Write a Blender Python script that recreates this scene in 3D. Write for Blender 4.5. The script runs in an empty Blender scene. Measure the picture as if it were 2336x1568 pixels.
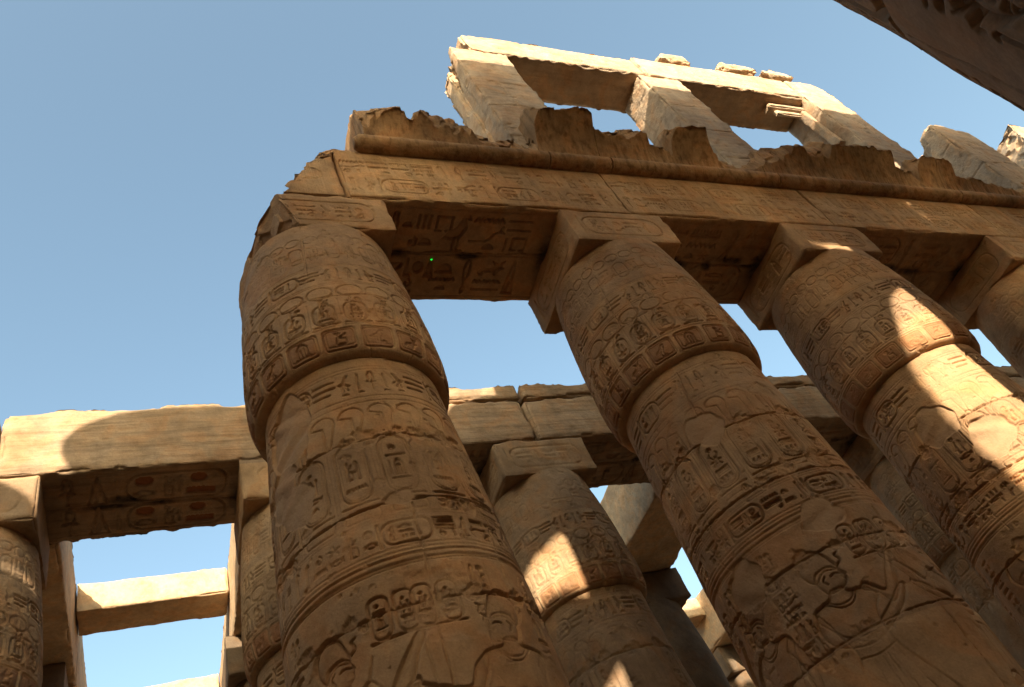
import bpy, math, random, time
import numpy as np
from mathutils import Matrix, Vector

T0 = time.time()
scene = bpy.context.scene
COL = scene.collection

# ------------------------------------------------------------------ camera
# world: +X runs along the colonnade, +Y goes into the side hall, Z up; the camera stands 1.6 m above the ground (z = -1.6)
YAW, PITCH, ROLL = 0.6087, 0.7665, -0.4657
ca, sa, cb, sb, cc, sc_ = math.cos(YAW), math.sin(YAW), math.cos(PITCH), math.sin(PITCH), math.cos(ROLL), math.sin(ROLL)
fwd = Vector((sa * cb, ca * cb, sb))
r0 = Vector((ca, -sa, 0))
u0 = r0.cross(fwd)
rgt = r0 * cc + u0 * sc_
upv = -r0 * sc_ + u0 * cc
cam_data = bpy.data.cameras.new("camera")
cam = bpy.data.objects.new("camera", cam_data)
COL.objects.link(cam)
cam.matrix_world = Matrix(((rgt.x, upv.x, -fwd.x, 0), (rgt.y, upv.y, -fwd.y, 0), (rgt.z, upv.z, -fwd.z, 0), (0, 0, 0, 1)))
cam_data.sensor_width = 36
cam_data.lens = 1840.43 / 2336 * 36
cam_data.clip_start = 0.05
cam_data.clip_end = 3000
scene.camera = cam

# ------------------------------------------------------------------ sky + sun
TAN_AZ, SLOPE = 0.33, 0.45
sun_vec = Vector((-TAN_AZ, -1.0, SLOPE)).normalized()      # towards the sun
elev = math.asin(sun_vec.z)
azim = math.atan2(sun_vec.x, sun_vec.y)                     # clockwise from +Y
world = bpy.data.worlds.new("World")
scene.world = world
world.use_nodes = True
wn = world.node_tree
bg = wn.nodes["Background"]
sky = wn.nodes.new("ShaderNodeTexSky")
sky.sky_type = 'NISHITA'
sky.sun_disc = False
sky.sun_elevation = elev
sky.sun_rotation = azim
sky.altitude = 80
sky.air_density = 1.0
sky.dust_density = 4.5
sky.ozone_density = 1.0
tint = wn.nodes.new("ShaderNodeMix"); tint.data_type = 'RGBA'; tint.blend_type = 'MULTIPLY'
tint.inputs[0].default_value = 1.0; tint.inputs[7].default_value = (0.97, 1.015, 0.86, 1)
wn.links.new(sky.outputs[0], tint.inputs[6])
wn.links.new(tint.outputs[2], bg.inputs[0])
bg.inputs[1].default_value = 0.15
sd = bpy.data.lights.new("sun", 'SUN')
sd.energy = 5.0
sd.angle = math.radians(0.5)
sd.color = (1.0, 0.89, 0.72)
so = bpy.data.objects.new("sun", sd)
COL.objects.link(so)
so.rotation_euler = sun_vec.to_track_quat('Z', 'Y').to_euler()
so.location = (0, 0, 60)
scene.view_settings.view_transform = 'Standard'
scene.view_settings.look = 'None'
scene.view_settings.exposure = 1.58
scene.view_settings.gamma = 1.0
scene.view_settings.use_curve_mapping = False
scene.cycles.max_bounces = 8
scene.cycles.diffuse_bounces = 6

GZ = -1.6

# ------------------------------------------------------------------ materials
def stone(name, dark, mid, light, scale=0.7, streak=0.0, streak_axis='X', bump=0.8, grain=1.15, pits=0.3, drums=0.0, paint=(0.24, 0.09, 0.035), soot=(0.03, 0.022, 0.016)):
    m = bpy.data.materials.new(name)
    m.use_nodes = True
    nt = m.node_tree
    N, L = nt.nodes, nt.links
    bs = N["Principled BSDF"]
    bs.inputs["Roughness"].default_value = 0.92
    bs.inputs["Specular IOR Level"].default_value = 0.15
    geo = N.new("ShaderNodeNewGeometry")
    pos = geo.outputs["Position"]
    def noise(s, det=6, rough=0.6, vec=pos, dist=0.0):
        n = N.new("ShaderNodeTexNoise")
        n.inputs["Scale"].default_value = s
        n.inputs["Detail"].default_value = det
        n.inputs["Roughness"].default_value = rough
        n.inputs["Distortion"].default_value = dist
        L.new(vec, n.inputs["Vector"])
        return n.outputs["Fac"]
    def mix(fac, a, b, mode='MIX'):
        x = N.new("ShaderNodeMix"); x.data_type = 'RGBA'; x.blend_type = mode
        if isinstance(fac, float): x.inputs[0].default_value = fac
        else: L.new(fac, x.inputs[0])
        for i, v in ((6, a), (7, b)):
            if isinstance(v, tuple): x.inputs[i].default_value = (*v, 1)
            else: L.new(v, x.inputs[i])
        return x.outputs[2]
    def mathn(op, a, b=None, c=False):
        x = N.new("ShaderNodeMath"); x.operation = op; x.use_clamp = c
        for i, v in ((0, a), (1, b)):
            if v is None: continue
            if isinstance(v, (int, float)): x.inputs[i].default_value = v
            else: L.new(v, x.inputs[i])
        return x.outputs[0]
    def ramp(fac, stops):
        r = N.new("ShaderNodeValToRGB"); e = r.color_ramp.elements
        e[0].position, e[0].color = stops[0][0], (*stops[0][1], 1)
        e[1].position, e[1].color = stops[-1][0], (*stops[-1][1], 1)
        for p_, c_ in stops[1:-1]:
            k = e.new(p_); k.color = (*c_, 1)
        L.new(fac, r.inputs[0]); return r.outputs[0]
    # big blotches and medium mottling
    base = ramp(noise(scale, 5, 0.62, dist=0.4), [(0.3, dark), (0.5, mid), (0.72, light)])
    med = ramp(noise(scale * 5.5, 6, 0.65), [(0.3, (0.72, 0.70, 0.68)), (0.55, (1, 1, 1)), (0.75, (1.16, 1.14, 1.1))])
    c = mix(0.75, base, med, 'MULTIPLY')
    fine = ramp(noise(38, 4, 0.7), [(0.3, (0.80, 0.79, 0.78)), (0.7, (1.15, 1.14, 1.12))])
    c = mix(0.55 * grain, c, fine, 'MULTIPLY')
    # rusty / greyish bedding tints
    tint = ramp(noise(scale * 1.7 + 0.3, 3, 0.5, dist=1.0), [(0.40, (0.90, 0.93, 0.98)), (0.50, (1, 1, 1)), (0.62, (1.09, 0.94, 0.82)), (0.74, (1.05, 1.0, 0.92)), (0.85, (0.80, 0.83, 0.88))])
    c = mix(0.8, c, tint, 'MULTIPLY')
    if drums > 0:
        sp = N.new("ShaderNodeSeparateXYZ"); L.new(pos, sp.inputs[0])
        fl = mathn('FLOOR', mathn('ADD', mathn('DIVIDE', sp.outputs[2], 1.09), 0.38))
        cx_ = N.new("ShaderNodeCombineXYZ"); L.new(fl, cx_.inputs[2])
        for ax in (0, 1): L.new(mathn('FLOOR', mathn('ADD', mathn('DIVIDE', sp.outputs[ax], 5.4), (.08, .0)[ax])), cx_.inputs[ax])
        wn_ = N.new("ShaderNodeTexWhiteNoise"); L.new(cx_.outputs[0], wn_.inputs["Vector"])
        dr = ramp(wn_.outputs["Value"], [(0.0, (0.80, 0.80, 0.84)), (0.35, (1.0, 0.94, 0.86)), (0.7, (1.04, 1.02, 0.98)), (1.0, (1.18, 1.12, 1.0))])
        c = mix(drums, c, dr, 'MULTIPLY')
    if streak > 0:
        mp = N.new("ShaderNodeMapping")
        L.new(pos, mp.inputs[0])
        mp.inputs["Scale"].default_value = {'X': (0.5, 6, 9), 'Z': (7, 7, 0.35), 'Y': (9, 0.5, 9)}[streak_axis]
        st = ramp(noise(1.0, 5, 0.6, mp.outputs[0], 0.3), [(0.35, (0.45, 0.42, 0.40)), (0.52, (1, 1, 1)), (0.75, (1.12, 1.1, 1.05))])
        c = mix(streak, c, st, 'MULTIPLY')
    # pigment and soot stored on the mesh where the photo shows them
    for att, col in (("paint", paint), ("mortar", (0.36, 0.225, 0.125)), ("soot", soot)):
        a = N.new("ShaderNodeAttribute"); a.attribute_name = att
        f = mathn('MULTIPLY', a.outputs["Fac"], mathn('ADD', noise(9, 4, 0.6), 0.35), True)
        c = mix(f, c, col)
    L.new(c, bs.inputs["Base Color"])
    # bump: grain + pits
    h1 = noise(55, 5, 0.7)
    h2 = noise(14, 5, 0.6)
    vo = N.new("ShaderNodeTexVoronoi"); vo.inputs["Scale"].default_value = 17
    L.new(pos, vo.inputs["Vector"])
    pit = mathn('MULTIPLY', mathn('SUBTRACT', 0.22, vo.outputs["Distance"], True), -1.2 * pits)
    hs = mathn('ADD', mathn('ADD', mathn('MULTIPLY', h1, 0.25), mathn('MULTIPLY', h2, 0.8)), pit)
    if streak > 0:
        hs = mathn('ADD', hs, mathn('MULTIPLY', noise(1.6, 5, 0.6, mp.outputs[0], 0.2), 1.3))
    bp = N.new("ShaderNodeBump")
    bp.inputs["Strength"].default_value = bump
    bp.inputs["Distance"].default_value = 0.02
    L.new(hs, bp.inputs["Height"])
    L.new(bp.outputs[0], bs.inputs["Normal"])
    return m

M = {}
M['front'] = stone("front_row_sandstone", (0.285, 0.168, 0.085), (0.385, 0.235, 0.123), (0.49, 0.31, 0.17), drums=0.8)
M['frontarch'] = stone("entablature_sandstone", (0.34, 0.195, 0.09), (0.455, 0.272, 0.134), (0.56, 0.36, 0.19), streak=0.25, streak_axis='Z')
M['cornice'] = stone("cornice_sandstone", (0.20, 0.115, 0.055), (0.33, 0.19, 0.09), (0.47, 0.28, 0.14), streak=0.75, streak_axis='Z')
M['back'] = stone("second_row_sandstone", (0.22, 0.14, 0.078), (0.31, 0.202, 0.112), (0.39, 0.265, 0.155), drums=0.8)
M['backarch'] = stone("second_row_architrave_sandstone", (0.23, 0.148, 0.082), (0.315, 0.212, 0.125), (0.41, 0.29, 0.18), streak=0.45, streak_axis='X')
M['top'] = stone("clerestory_sandstone", (0.31, 0.21, 0.13), (0.40, 0.285, 0.185), (0.49, 0.365, 0.24), streak=0.25, streak_axis='X')
M['concrete'] = stone("restored_beam_render", (0.38, 0.26, 0.15), (0.46, 0.32, 0.19), (0.54, 0.39, 0.24), scale=1.6, bump=0.7, pits=0.1)
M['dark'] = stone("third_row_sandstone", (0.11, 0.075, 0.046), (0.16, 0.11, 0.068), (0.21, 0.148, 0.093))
M['nave'] = stone("nave_column_sandstone", (0.24, 0.15, 0.088), (0.33, 0.21, 0.125), (0.42, 0.275, 0.165), bump=0.35)
M['sand'] = stone("sand_ground", (0.30, 0.20, 0.115), (0.36, 0.245, 0.145), (0.42, 0.295, 0.18), scale=0.3, pits=0.0)

# ------------------------------------------------------------------ numpy helpers
def vnoise(P, s, seed=0):
    """value noise on points (n,3) -> (-1..1)"""
    Q = P * s + seed * 17.31
    I = np.floor(Q).astype(np.int64)
    Fr = Q - I
    Fr = Fr * Fr * (3 - 2 * Fr)
    out = 0
    for dx in (0, 1):
        wx = Fr[:, 0] if dx else 1 - Fr[:, 0]
        for dy in (0, 1):
            wy = Fr[:, 1] if dy else 1 - Fr[:, 1]
            for dz in (0, 1):
                wz = Fr[:, 2] if dz else 1 - Fr[:, 2]
                h = ((I[:, 0] + dx) * 73856093) ^ ((I[:, 1] + dy) * 19349663) ^ ((I[:, 2] + dz) * 83492791) ^ (seed * 2654435)
                h = (h ^ (h >> 13)) * 1274126177
                h = (h ^ (h >> 16)) & 0xffff
                out = out + wx * wy * wz * (h / 32767.5 - 1)
    return out

def fbm(P, s, octv=3, seed=0):
    o = 0; a = 1.0; t = 0
    for k in range(octv):
        o = o + a * vnoise(P, s * 2 ** k, seed + k); t += a; a *= 0.5
    return o / t

def facet(P, s, seed=0):
    """angular broken-stone noise: planar facets, roughly -1..1"""
    Q = P * s; I = np.floor(Q).astype(np.int64)
    best = np.full(len(P), 1e9); val = np.zeros(len(P))
    def hsh(A, k):
        h = (A[:, 0] * 73856093) ^ (A[:, 1] * 19349663) ^ (A[:, 2] * 83492791) ^ ((seed * 7 + k) * 2654435)
        h = (h ^ (h >> 13)) * 1274126177
        return ((h ^ (h >> 16)) & 0xffff) / 65535.
    for dx in (-1, 0, 1):
        for dy in (-1, 0, 1):
            for dz in (-1, 0, 1):
                C_ = I + np.array([dx, dy, dz])
                R_ = np.stack([hsh(C_, 1), hsh(C_, 2), hsh(C_, 3)], 1)
                D = Q - (C_ + R_); d2 = (D ** 2).sum(1)
                g = np.stack([hsh(C_, 4), hsh(C_, 5), hsh(C_, 6)], 1) * 2 - 1
                v = (D * g).sum(1) + (hsh(C_, 7) - .5)
                m = d2 < best; best[m] = d2[m]; val[m] = v[m]
    return val

def make_obj(name, V, Fq, mat, parent=None, attrs=None, smooth=True):
    # finely gridded carved stone is left unsmoothed so that cut edges stay crisp
    me = bpy.data.meshes.new(name)
    V = np.asarray(V, np.float32); Fq = np.asarray(Fq, np.int32)
    nv, nf = len(V), len(Fq)
    me.vertices.add(nv); me.vertices.foreach_set("co", V.ravel())
    me.loops.add(nf * 4); me.loops.foreach_set("vertex_index", Fq.ravel())
    me.polygons.add(nf)
    me.polygons.foreach_set("loop_start", np.arange(0, nf * 4, 4, dtype=np.int32))
    if smooth is True:
        me.polygons.foreach_set("use_smooth", np.ones(nf, bool))
    me.update(calc_edges=True)
    if attrs:
        for k, a in attrs.items():
            at = me.attributes.new(k, 'FLOAT', 'POINT')
            at.data.foreach_set("value", np.asarray(a, np.float32))
    me.materials.append(mat)
    ob = bpy.data.objects.new(name, me)
    COL.objects.link(ob)
    if parent: ob.parent = parent
    return ob

def tag(o, label=None, cat=None, group=None, kind=None):
    if label: o["label"] = label
    if cat: o["category"] = cat
    if group: o["group"] = group
    if kind: o["kind"] = kind
    elif label: o["kind"] = "thing"
    return o

def thing(name, loc, label, cat, group=None):
    e = bpy.data.objects.new(name, None)
    e.empty_display_size = 0.3
    COL.objects.link(e); e.location = loc
    return tag(e, label, cat, group)

def grid_faces(ny, nx, off=0, flip=False):
    i = np.arange(ny - 1)[:, None] * nx + np.arange(nx - 1)[None, :]
    q = np.stack([i, i + 1, i + nx + 1, i + nx], -1).reshape(-1, 4) + off
    return q[:, ::-1] if flip else q

# ------------------------------------------------------------------ carving canvas
class Canvas:
    def __init__(s, w, h, res):
        s.w, s.h, s.res = w, h, res
        s.nx, s.ny = max(2, int(round(w / res)) + 1), max(2, int(round(h / res)) + 1)
        s.H = np.zeros((s.ny, s.nx)); s.P = np.zeros((s.ny, s.nx)); s.S = np.zeros((s.ny, s.nx)); s.M = np.zeros((s.ny, s.nx))
    def win(s, x0, x1, y0, y1, pad=0.03):
        i0 = max(0, int((x0 - pad) / s.res)); i1 = min(s.nx, int((x1 + pad) / s.res) + 2)
        j0 = max(0, int((y0 - pad) / s.res)); j1 = min(s.ny, int((y1 + pad) / s.res) + 2)
        if i1 - i0 < 1 or j1 - j0 < 1: return None
        X, Y = np.meshgrid(np.arange(i0, i1) * s.res, np.arange(j0, j1) * s.res)
        return (slice(j0, j1), slice(i0, i1)), X, Y
    @staticmethod
    def dseg(X, Y, pts):
        d = np.full(X.shape, 9.0)
        for (ax, ay), (bx, by) in zip(pts[:-1], pts[1:]):
            vx, vy = bx - ax, by - ay
            L2 = vx * vx + vy * vy + 1e-12
            t = np.clip(((X - ax) * vx + (Y - ay) * vy) / L2, 0, 1)
            d = np.minimum(d, np.hypot(X - ax - t * vx, Y - ay - t * vy))
        return d
    def cut(s, sl, val):
        s.H[sl] = np.minimum(s.H[sl], val)
    def stroke(s, pts, hw=0.014, depth=0.02):
        xs = [p[0] for p in pts]; ys = [p[1] for p in pts]
        w = s.win(min(xs), max(xs), min(ys), max(ys), hw + 0.03)
        if w is None: return
        sl, X, Y = w
        d = s.dseg(X, Y, pts)
        s.cut(sl, -depth * np.clip((hw - d) / s.res + 0.5, 0, 1))
    def fill(s, pts, depth=0.02, bulge=0.6, paint=0.0):
        xs = [p[0] for p in pts]; ys = [p[1] for p in pts]
        w = s.win(min(xs), max(xs), min(ys), max(ys))
        if w is None: return
        sl, X, Y = w
        pts = list(pts) + [pts[0]]
        ins = np.zeros(X.shape, bool)
        for (ax, ay), (bx, by) in zip(pts[:-1], pts[1:]):
            if ay == by: continue
            c = ((ay > Y) != (by > Y)) & (X < (bx - ax) * (Y - ay) / (by - ay) + ax)
            ins ^= c
        d = s.dseg(X, Y, pts)
        sd = np.where(ins, d, -d)
        sc = max(0.02, 0.12 * min(max(xs) - min(xs), max(ys) - min(ys)))
        prof = (1 - bulge) + bulge * np.exp(-np.maximum(sd, 0) / sc)
        s.cut(sl, -depth * np.clip(sd / s.res + 0.5, 0, 1) * prof)
        if paint: s.P[sl] = np.maximum(s.P[sl], paint * np.clip(sd / s.res + 0.5, 0, 1))
    def hline(s, y, hw=0.01, depth=0.012, x0=None, x1=None):
        s.stroke([(0 if x0 is None else x0, y), (s.w if x1 is None else x1, y)], hw, depth)
    def smooth_patch(s, cx, cy, rx, ry, rng, depth=0.0, rot=0.0):
        depth = depth + .012
        """a plaster repair: carving wiped out inside an irregular outline"""
        R_ = max(rx, ry) * 1.4
        w = s.win(cx - R_, cx + R_, cy - R_, cy + R_)
        if w is None: return
        sl, X, Y = w
        c_, s_ = math.cos(rot), math.sin(rot)
        U = ((X - cx) * c_ + (Y - cy) * s_) / rx; V = (-(X - cx) * s_ + (Y - cy) * c_) / ry
        a = np.arctan2(V, U); k = rng.random(6) * 6.28
        rr = np.hypot(U, V) - 0.09 * np.sin(2 * a + k[0]) - 0.07 * np.sin(3 * a + k[1]) - 0.05 * np.sin(5 * a + k[2]) - 0.03 * np.sin(9 * a + k[3])
        m = np.clip((1 - rr) * min(rx, ry) / (2 * s.res) + 0.5, 0, 1)
        s.H[sl] = s.H[sl] * (1 - m) - depth * m * (1 + .35 * np.sin(9 * X + 3 * np.sin(7 * Y)))
        s.M[sl] = np.maximum(s.M[sl], m * .6)
    def wear(s, rng, lo=.25, sc=1.1):
        X, Y = np.meshgrid(np.arange(s.nx) * s.res, np.arange(s.ny) * s.res)
        P3 = np.stack([X.ravel(), Y.ravel(), 0 * X.ravel()], 1)
        n = fbm(P3, sc, 4, int(rng.integers(999))).reshape(X.shape)
        s.H *= np.clip(.95 + 1.9 * n, lo, 1.15)
    def crack(s, x, y, dx, dy, n, rng, hw=0.012, depth=0.03, jit=0.5):
        pts = [(x, y)]
        for _ in range(n):
            x += dx + (rng.random() - .5) * jit * abs(dx or dy); y += dy + (rng.random() - .5) * jit * abs(dy or dx)
            pts.append((x, y))
        w = s.win(min(p[0] for p in pts), max(p[0] for p in pts), min(p[1] for p in pts), max(p[1] for p in pts), .1)
        if w is None: return
        sl, X, Y = w
        P3 = np.stack([X.ravel(), Y.ravel(), 0 * X.ravel()], 1)
        n1 = vnoise(P3, 9, int(rng.integers(99))).reshape(X.shape); n2 = vnoise(P3, 30, int(rng.integers(99))).reshape(X.shape)
        d = s.dseg(X, Y, pts)
        hw_ = hw * (1 + 0.9 * n1 + .5 * n2)
        s.cut(sl, -depth * np.clip((hw_ - d) / s.res + 0.5, 0, 1))
    def chip(s, cx, cy, r, rng, depth=0.02):
        w = s.win(cx - r * 1.5, cx + r * 1.5, cy - r * 1.5, cy + r * 1.5)
        if w is None: return
        sl, X, Y = w
        P3 = np.stack([X.ravel(), Y.ravel(), 0 * X.ravel()], 1)
        n1 = fbm(P3, 2.2 / r, 3, int(rng.integers(999))).reshape(X.shape)
        d = np.hypot(X - cx, Y - cy) / r + 0.55 * n1
        m = np.clip((1 - d) * 4, 0, 1)
        s.cut(sl, -depth * m * (0.7 + 0.5 * n1))

def ell(cx, cy, rx, ry, n=18, a0=0, a1=360):
    return [(cx + rx * math.cos(math.radians(a0 + (a1 - a0) * i / n)), cy + ry * math.sin(math.radians(a0 + (a1 - a0) * i / n))) for i in range(n + 1)]

# glyph definitions in a unit box; S = stroke, F = filled
G = {
 'ankh': [('S', ell(.5, .74, .2, .25)), ('S', [(.2, .46), (.8, .46)]), ('S', [(.5, .48), (.5, .02)])],
 'disc': [('F', ell(.5, .5, .42, .42))],
 'ring': [('S', ell(.5, .5, .4, .4)), ('F', ell(.5, .5, .1, .1, 8))],
 'loaf': [('F', ell(.5, .2, .42, .55, 12, 0, 180))],
 'reed': [('F', [(.4, .0), (.6, .0), (.6, .45), (.82, .7), (.74, .95), (.5, 1.0), (.4, .6)])],
 'water': [('S', [(i / 12, .5 + (.22 if i % 2 else -.22)) for i in range(13)])],
 'bars': [('S', [(0, .85), (1, .85)]), ('S', [(0, .5), (1, .5)]), ('S', [(0, .15), (1, .15)])],
 'bar': [('F', [(0, .35), (1, .35), (1, .7), (0, .7)])],
 'basket': [('F', ell(.5, .75, .5, .65, 12, 180, 360))],
 'mouth': [('S', ell(.5, .15, .5, .62, 12, 15, 165) + ell(.5, .85, .5, .62, 12, 195, 345))],
 'eye': [('S', ell(.5, .1, .5, .62, 12, 15, 165) + ell(.5, .85, .5, .62, 12, 195, 345)), ('F', ell(.5, .48, .14, .2, 10))],
 'seated': [('F', ell(.42, .84, .15, .14, 12)), ('S', [(.42, .7), (.36, .45), (.3, .05), (.85, .05), (.8, .42), (.5, .48)]), ('S', [(.42, .62), (.7, .62), (.85, .78)])],
 'bird': [('F', [(.02, .35), (.3, .3), (.62, .38), (.76, .62), (.7, .86), (.86, .84), (.8, .96), (.6, .98), (.52, .8), (.42, .66), (.2, .52)]), ('S', [(.42, .34), (.42, .04), (.56, .04)]), ('S', [(.55, .36), (.57, .04), (.72, .04)])],
 'owl': [('F', [(.08, .05), (.3, .3), (.34, .62), (.3, .86), (.5, .98), (.72, .86), (.68, .6), (.6, .32), (.36, .2)]), ('S', [(.52, .3), (.55, .03), (.75, .03)])],
 'feather': [('S', [(.42, 0), (.42, .8), (.58, .98), (.78, .86), (.7, .66), (.6, .62), (.6, 0)])],
 'board': [('F', [(0, .1), (1, .1), (1, .48), (0, .48)])] + [('S', [(.06 + .11 * i, .5), (.06 + .11 * i, .8)]) for i in range(9)],
 'snake': [('S', [(0, .2), (.45, .2), (.6, .35), (.7, .6), (.9, .72), (1, .62)]), ('S', [(.86, .74), (.92, .92)])],
 'hook': [('S', [(.4, 0), (.4, .8), (.5, .95), (.68, .9), (.72, .74)])],
 'tri': [('S', [(.5, 1), (.12, 0), (.88, 0), (.5, 1)]), ('S', [(.5, .35), (.4, 0)])],
 'scarab': [('F', ell(.5, .42, .2, .3)), ('S', [(.3, .6), (.1, .85), (.2, 1)]), ('S', [(.7, .6), (.9, .85), (.8, 1)]), ('S', [(.3, .4), (.05, .35)]), ('S', [(.7, .4), (.95, .35)]), ('S', [(.35, .2), (.15, 0)]), ('S', [(.65, .2), (.85, 0)])],
 'djed': [('S', [(.38, 0), (.38, .6)]), ('S', [(.62, 0), (.62, .6)]), ('S', [(.2, .66), (.8, .66)]), ('S', [(.2, .78), (.8, .78)]), ('S', [(.2, .9), (.8, .9)]), ('S', [(.25, 0), (.75, 0)])],
 'was': [('S', [(.5, 0), (.5, .85), (.3, .95), (.2, .82)]), ('S', [(.42, 0), (.5, .1), (.58, 0)])],
 'strokes': [('F', [(.1, .1), (.24, .1), (.24, .9), (.1, .9)]), ('F', [(.43, .1), (.57, .1), (.57, .9), (.43, .9)]), ('F', [(.76, .1), (.9, .1), (.9, .9), (.76, .9)])],
 'stroke': [('F', [(.4, .1), (.6, .1), (.6, .9), (.4, .9)])],
 'star': [('S', [(.5, .5), (.5 + .48 * math.sin(k * 1.2566), .5 + .48 * math.cos(k * 1.2566))]) for k in range(5)],
 'stairs': [('S', [(0, 0), (0, .3), (.25, .3), (.25, .55), (.5, .55), (.5, .8), (.8, .8), (.8, 0), (0, 0)])],
 'coil': [('S', [(.5 + .045 * k * math.cos(k * .75), .5 + .045 * k * math.sin(k * .75)) for k in range(11)])],
 'plant': [('S', [(.5, 0), (.5, .9)]), ('S', [(.5, .6), (.25, .85), (.15, .7)]), ('S', [(.5, .6), (.75, .85), (.85, .7)]), ('S', [(.5, .3), (.8, .35)])],
 'arm': [('S', [(0, .35), (.75, .35), (1, .6)]), ('S', [(.75, .35), (1, .35)]), ('S', [(0, .35), (0, .75)])],
 'leg': [('F', [(.3, 1), (.55, 1), (.55, .22), (.9, .2), (.9, 0), (.3, 0)])],
 'lasso': [('S', ell(.5, .7, .18, .28)), ('S', [(.44, .43), (.5, .2), (.44, .0)]), ('F', ell(.5, .12, .15, .12, 10))],
 'hare': [('F', [(.02, .25), (.15, .45), (.5, .5), (.62, .62), (.45, .95), (.7, .78), (.92, .98), (.82, .62), (.95, .5), (.75, .38), (.7, .1), (.6, .1), (.58, .28), (.25, .22), (.2, .05), (.1, .05)])],
 'house': [('S', [(.1, .1), (.1, .9), (.9, .9), (.9, .1), (.65, .1)]), ('S', [(.35, .1), (.1, .1)])],
 'shrine': [('S', [(.2, 0), (.2, .7), (.35, .9), (.65, .9), (.8, .7), (.8, 0)]), ('S', [(.4, .1), (.4, .6)]), ('S', [(.6, .1), (.6, .6)]), ('S', [(.35, .95), (.5, 1), (.65, .95)]), ('S', [(.1, 0), (.9, 0)])],
 'bee': [('F', [(.1, .3), (.4, .2), (.7, .35), (.92, .5), (.7, .58), (.4, .5)]), ('F', [(.45, .5), (.15, .95), (.3, 1), (.6, .58)]), ('S', [(.4, .22), (.3, .05)]), ('S', [(.6, .28), (.62, .05)])],
}
TALL = ['ankh', 'reed', 'seated', 'bird', 'owl', 'feather', 'hook', 'tri', 'scarab', 'djed', 'was', 'plant', 'leg', 'lasso', 'shrine', 'hare', 'bee', 'seated', 'bird', 'reed']
FLAT = ['water', 'bars', 'bar', 'basket', 'mouth', 'eye', 'board', 'snake', 'arm', 'strokes', 'mouth', 'water']
SMALL = ['disc', 'ring', 'loaf', 'stroke', 'coil', 'house', 'star', 'loaf', 'stairs', 'disc']

def glyph(cv, name, x, y, w, h, depth=0.02, hw=None, paint=0.0, flip=False):
    hw = hw or max(0.0095, min(w, h) * 0.042)
    for kind, pts in G[name]:
        q = [(x + (1 - px if flip else px) * w, y + py * h) for px, py in pts]
        if kind == 'S': cv.stroke(q, hw, depth)
        else: cv.fill(q, depth, paint=paint)

def text_h(cv, x0, x1, y0, y1, rng, depth=0.02, paint=0.0, frames=True):
    """one line of writing, reading along x"""
    h = y1 - y0; x = x0
    while x < x1 - 0.3 * h:
        k = rng.random()
        if k < 0.42:
            w = h * rng.uniform(.38, .6)
            glyph(cv, TALL[rng.integers(len(TALL))], x, y0, w, h, depth, flip=rng.random() < .3, paint=paint)
        elif k < 0.72:
            w = h * rng.uniform(.7, .95)
            glyph(cv, FLAT[rng.integers(len(FLAT))], x, y0 + .66 * h, w, h * .32, depth, paint=paint)
            glyph(cv, FLAT[rng.integers(len(FLAT))], x, y0 + .33 * h, w, h * .28, depth, paint=paint)
            if rng.random() < .5: glyph(cv, SMALL[rng.integers(len(SMALL))], x + .05 * h, y0, h * .32, h * .28, depth, paint=paint)
            glyph(cv, SMALL[rng.integers(len(SMALL))], x + .5 * h, y0, h * .32, h * .28, depth, paint=paint)
        elif k < 0.86:
            w = h * rng.uniform(.45, .6)
            glyph(cv, SMALL[rng.integers(len(SMALL))], x, y0 + .54 * h, w * .9, h * .42, depth, paint=paint)
            glyph(cv, FLAT[rng.integers(len(FLAT))], x, y0 + .05 * h, w, h * .36, depth, paint=paint)
        elif frames and x1 - x > 2.2 * h:
            w = 2.0 * h
            cartouche_h(cv, x, y0, w, h, rng, depth, paint)
        else:
            w = h * .5
            glyph(cv, SMALL[rng.integers(len(SMALL))], x, y0 + .5 * h, h * .4, h * .4, depth, paint=paint)
            glyph(cv, SMALL[rng.integers(len(SMALL))], x, y0 + .02 * h, h * .4, h * .4, depth, paint=paint)
        x += w + h * rng.uniform(.1, .2)

def motif_h(cv, u, x1, y0, y1, rng, depth):
    """mirrored formula round an ankh, with a cartouche before the next one; u = centre of an ankh"""
    h = y1 - y0; per = 6.6 * h; c = u - per * math.ceil(u / per)
    while c < x1 + per:
        glyph(cv, 'ankh', c - .28 * h, y0 + .04 * h, .56 * h, .94 * h, depth)
        for s in (-1, 1):
            q = lambda a, w: c + (a if s > 0 else -a - w)
            glyph(cv, 'reed', q(.42 * h, .24 * h), y0 + .1 * h, .24 * h, .85 * h, depth, flip=s > 0)
            glyph(cv, 'loaf', q(.36 * h, .26 * h), y0 - .12 * h, .26 * h, .16 * h, depth)
            glyph(cv, 'bee', q(.78 * h, .6 * h), y0 + .12 * h, .6 * h, .84 * h, depth, flip=s < 0)
            glyph(cv, 'loaf', q(.95 * h, .28 * h), y0 - .12 * h, .28 * h, .18 * h, depth)
            for k in range(3):
                cv.stroke([(q(1.45 * h, .9 * h), y0 + (.2 + .3 * k) * h), (q(1.45 * h, .9 * h) + (.9 - .25 * (k == 0)) * h, y0 + (.2 + .3 * k) * h)], .045 * h, depth)
        cartouche_h(cv, c + 2.5 * h, y0, 1.65 * h, h, rng, depth)
        c += per

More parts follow.
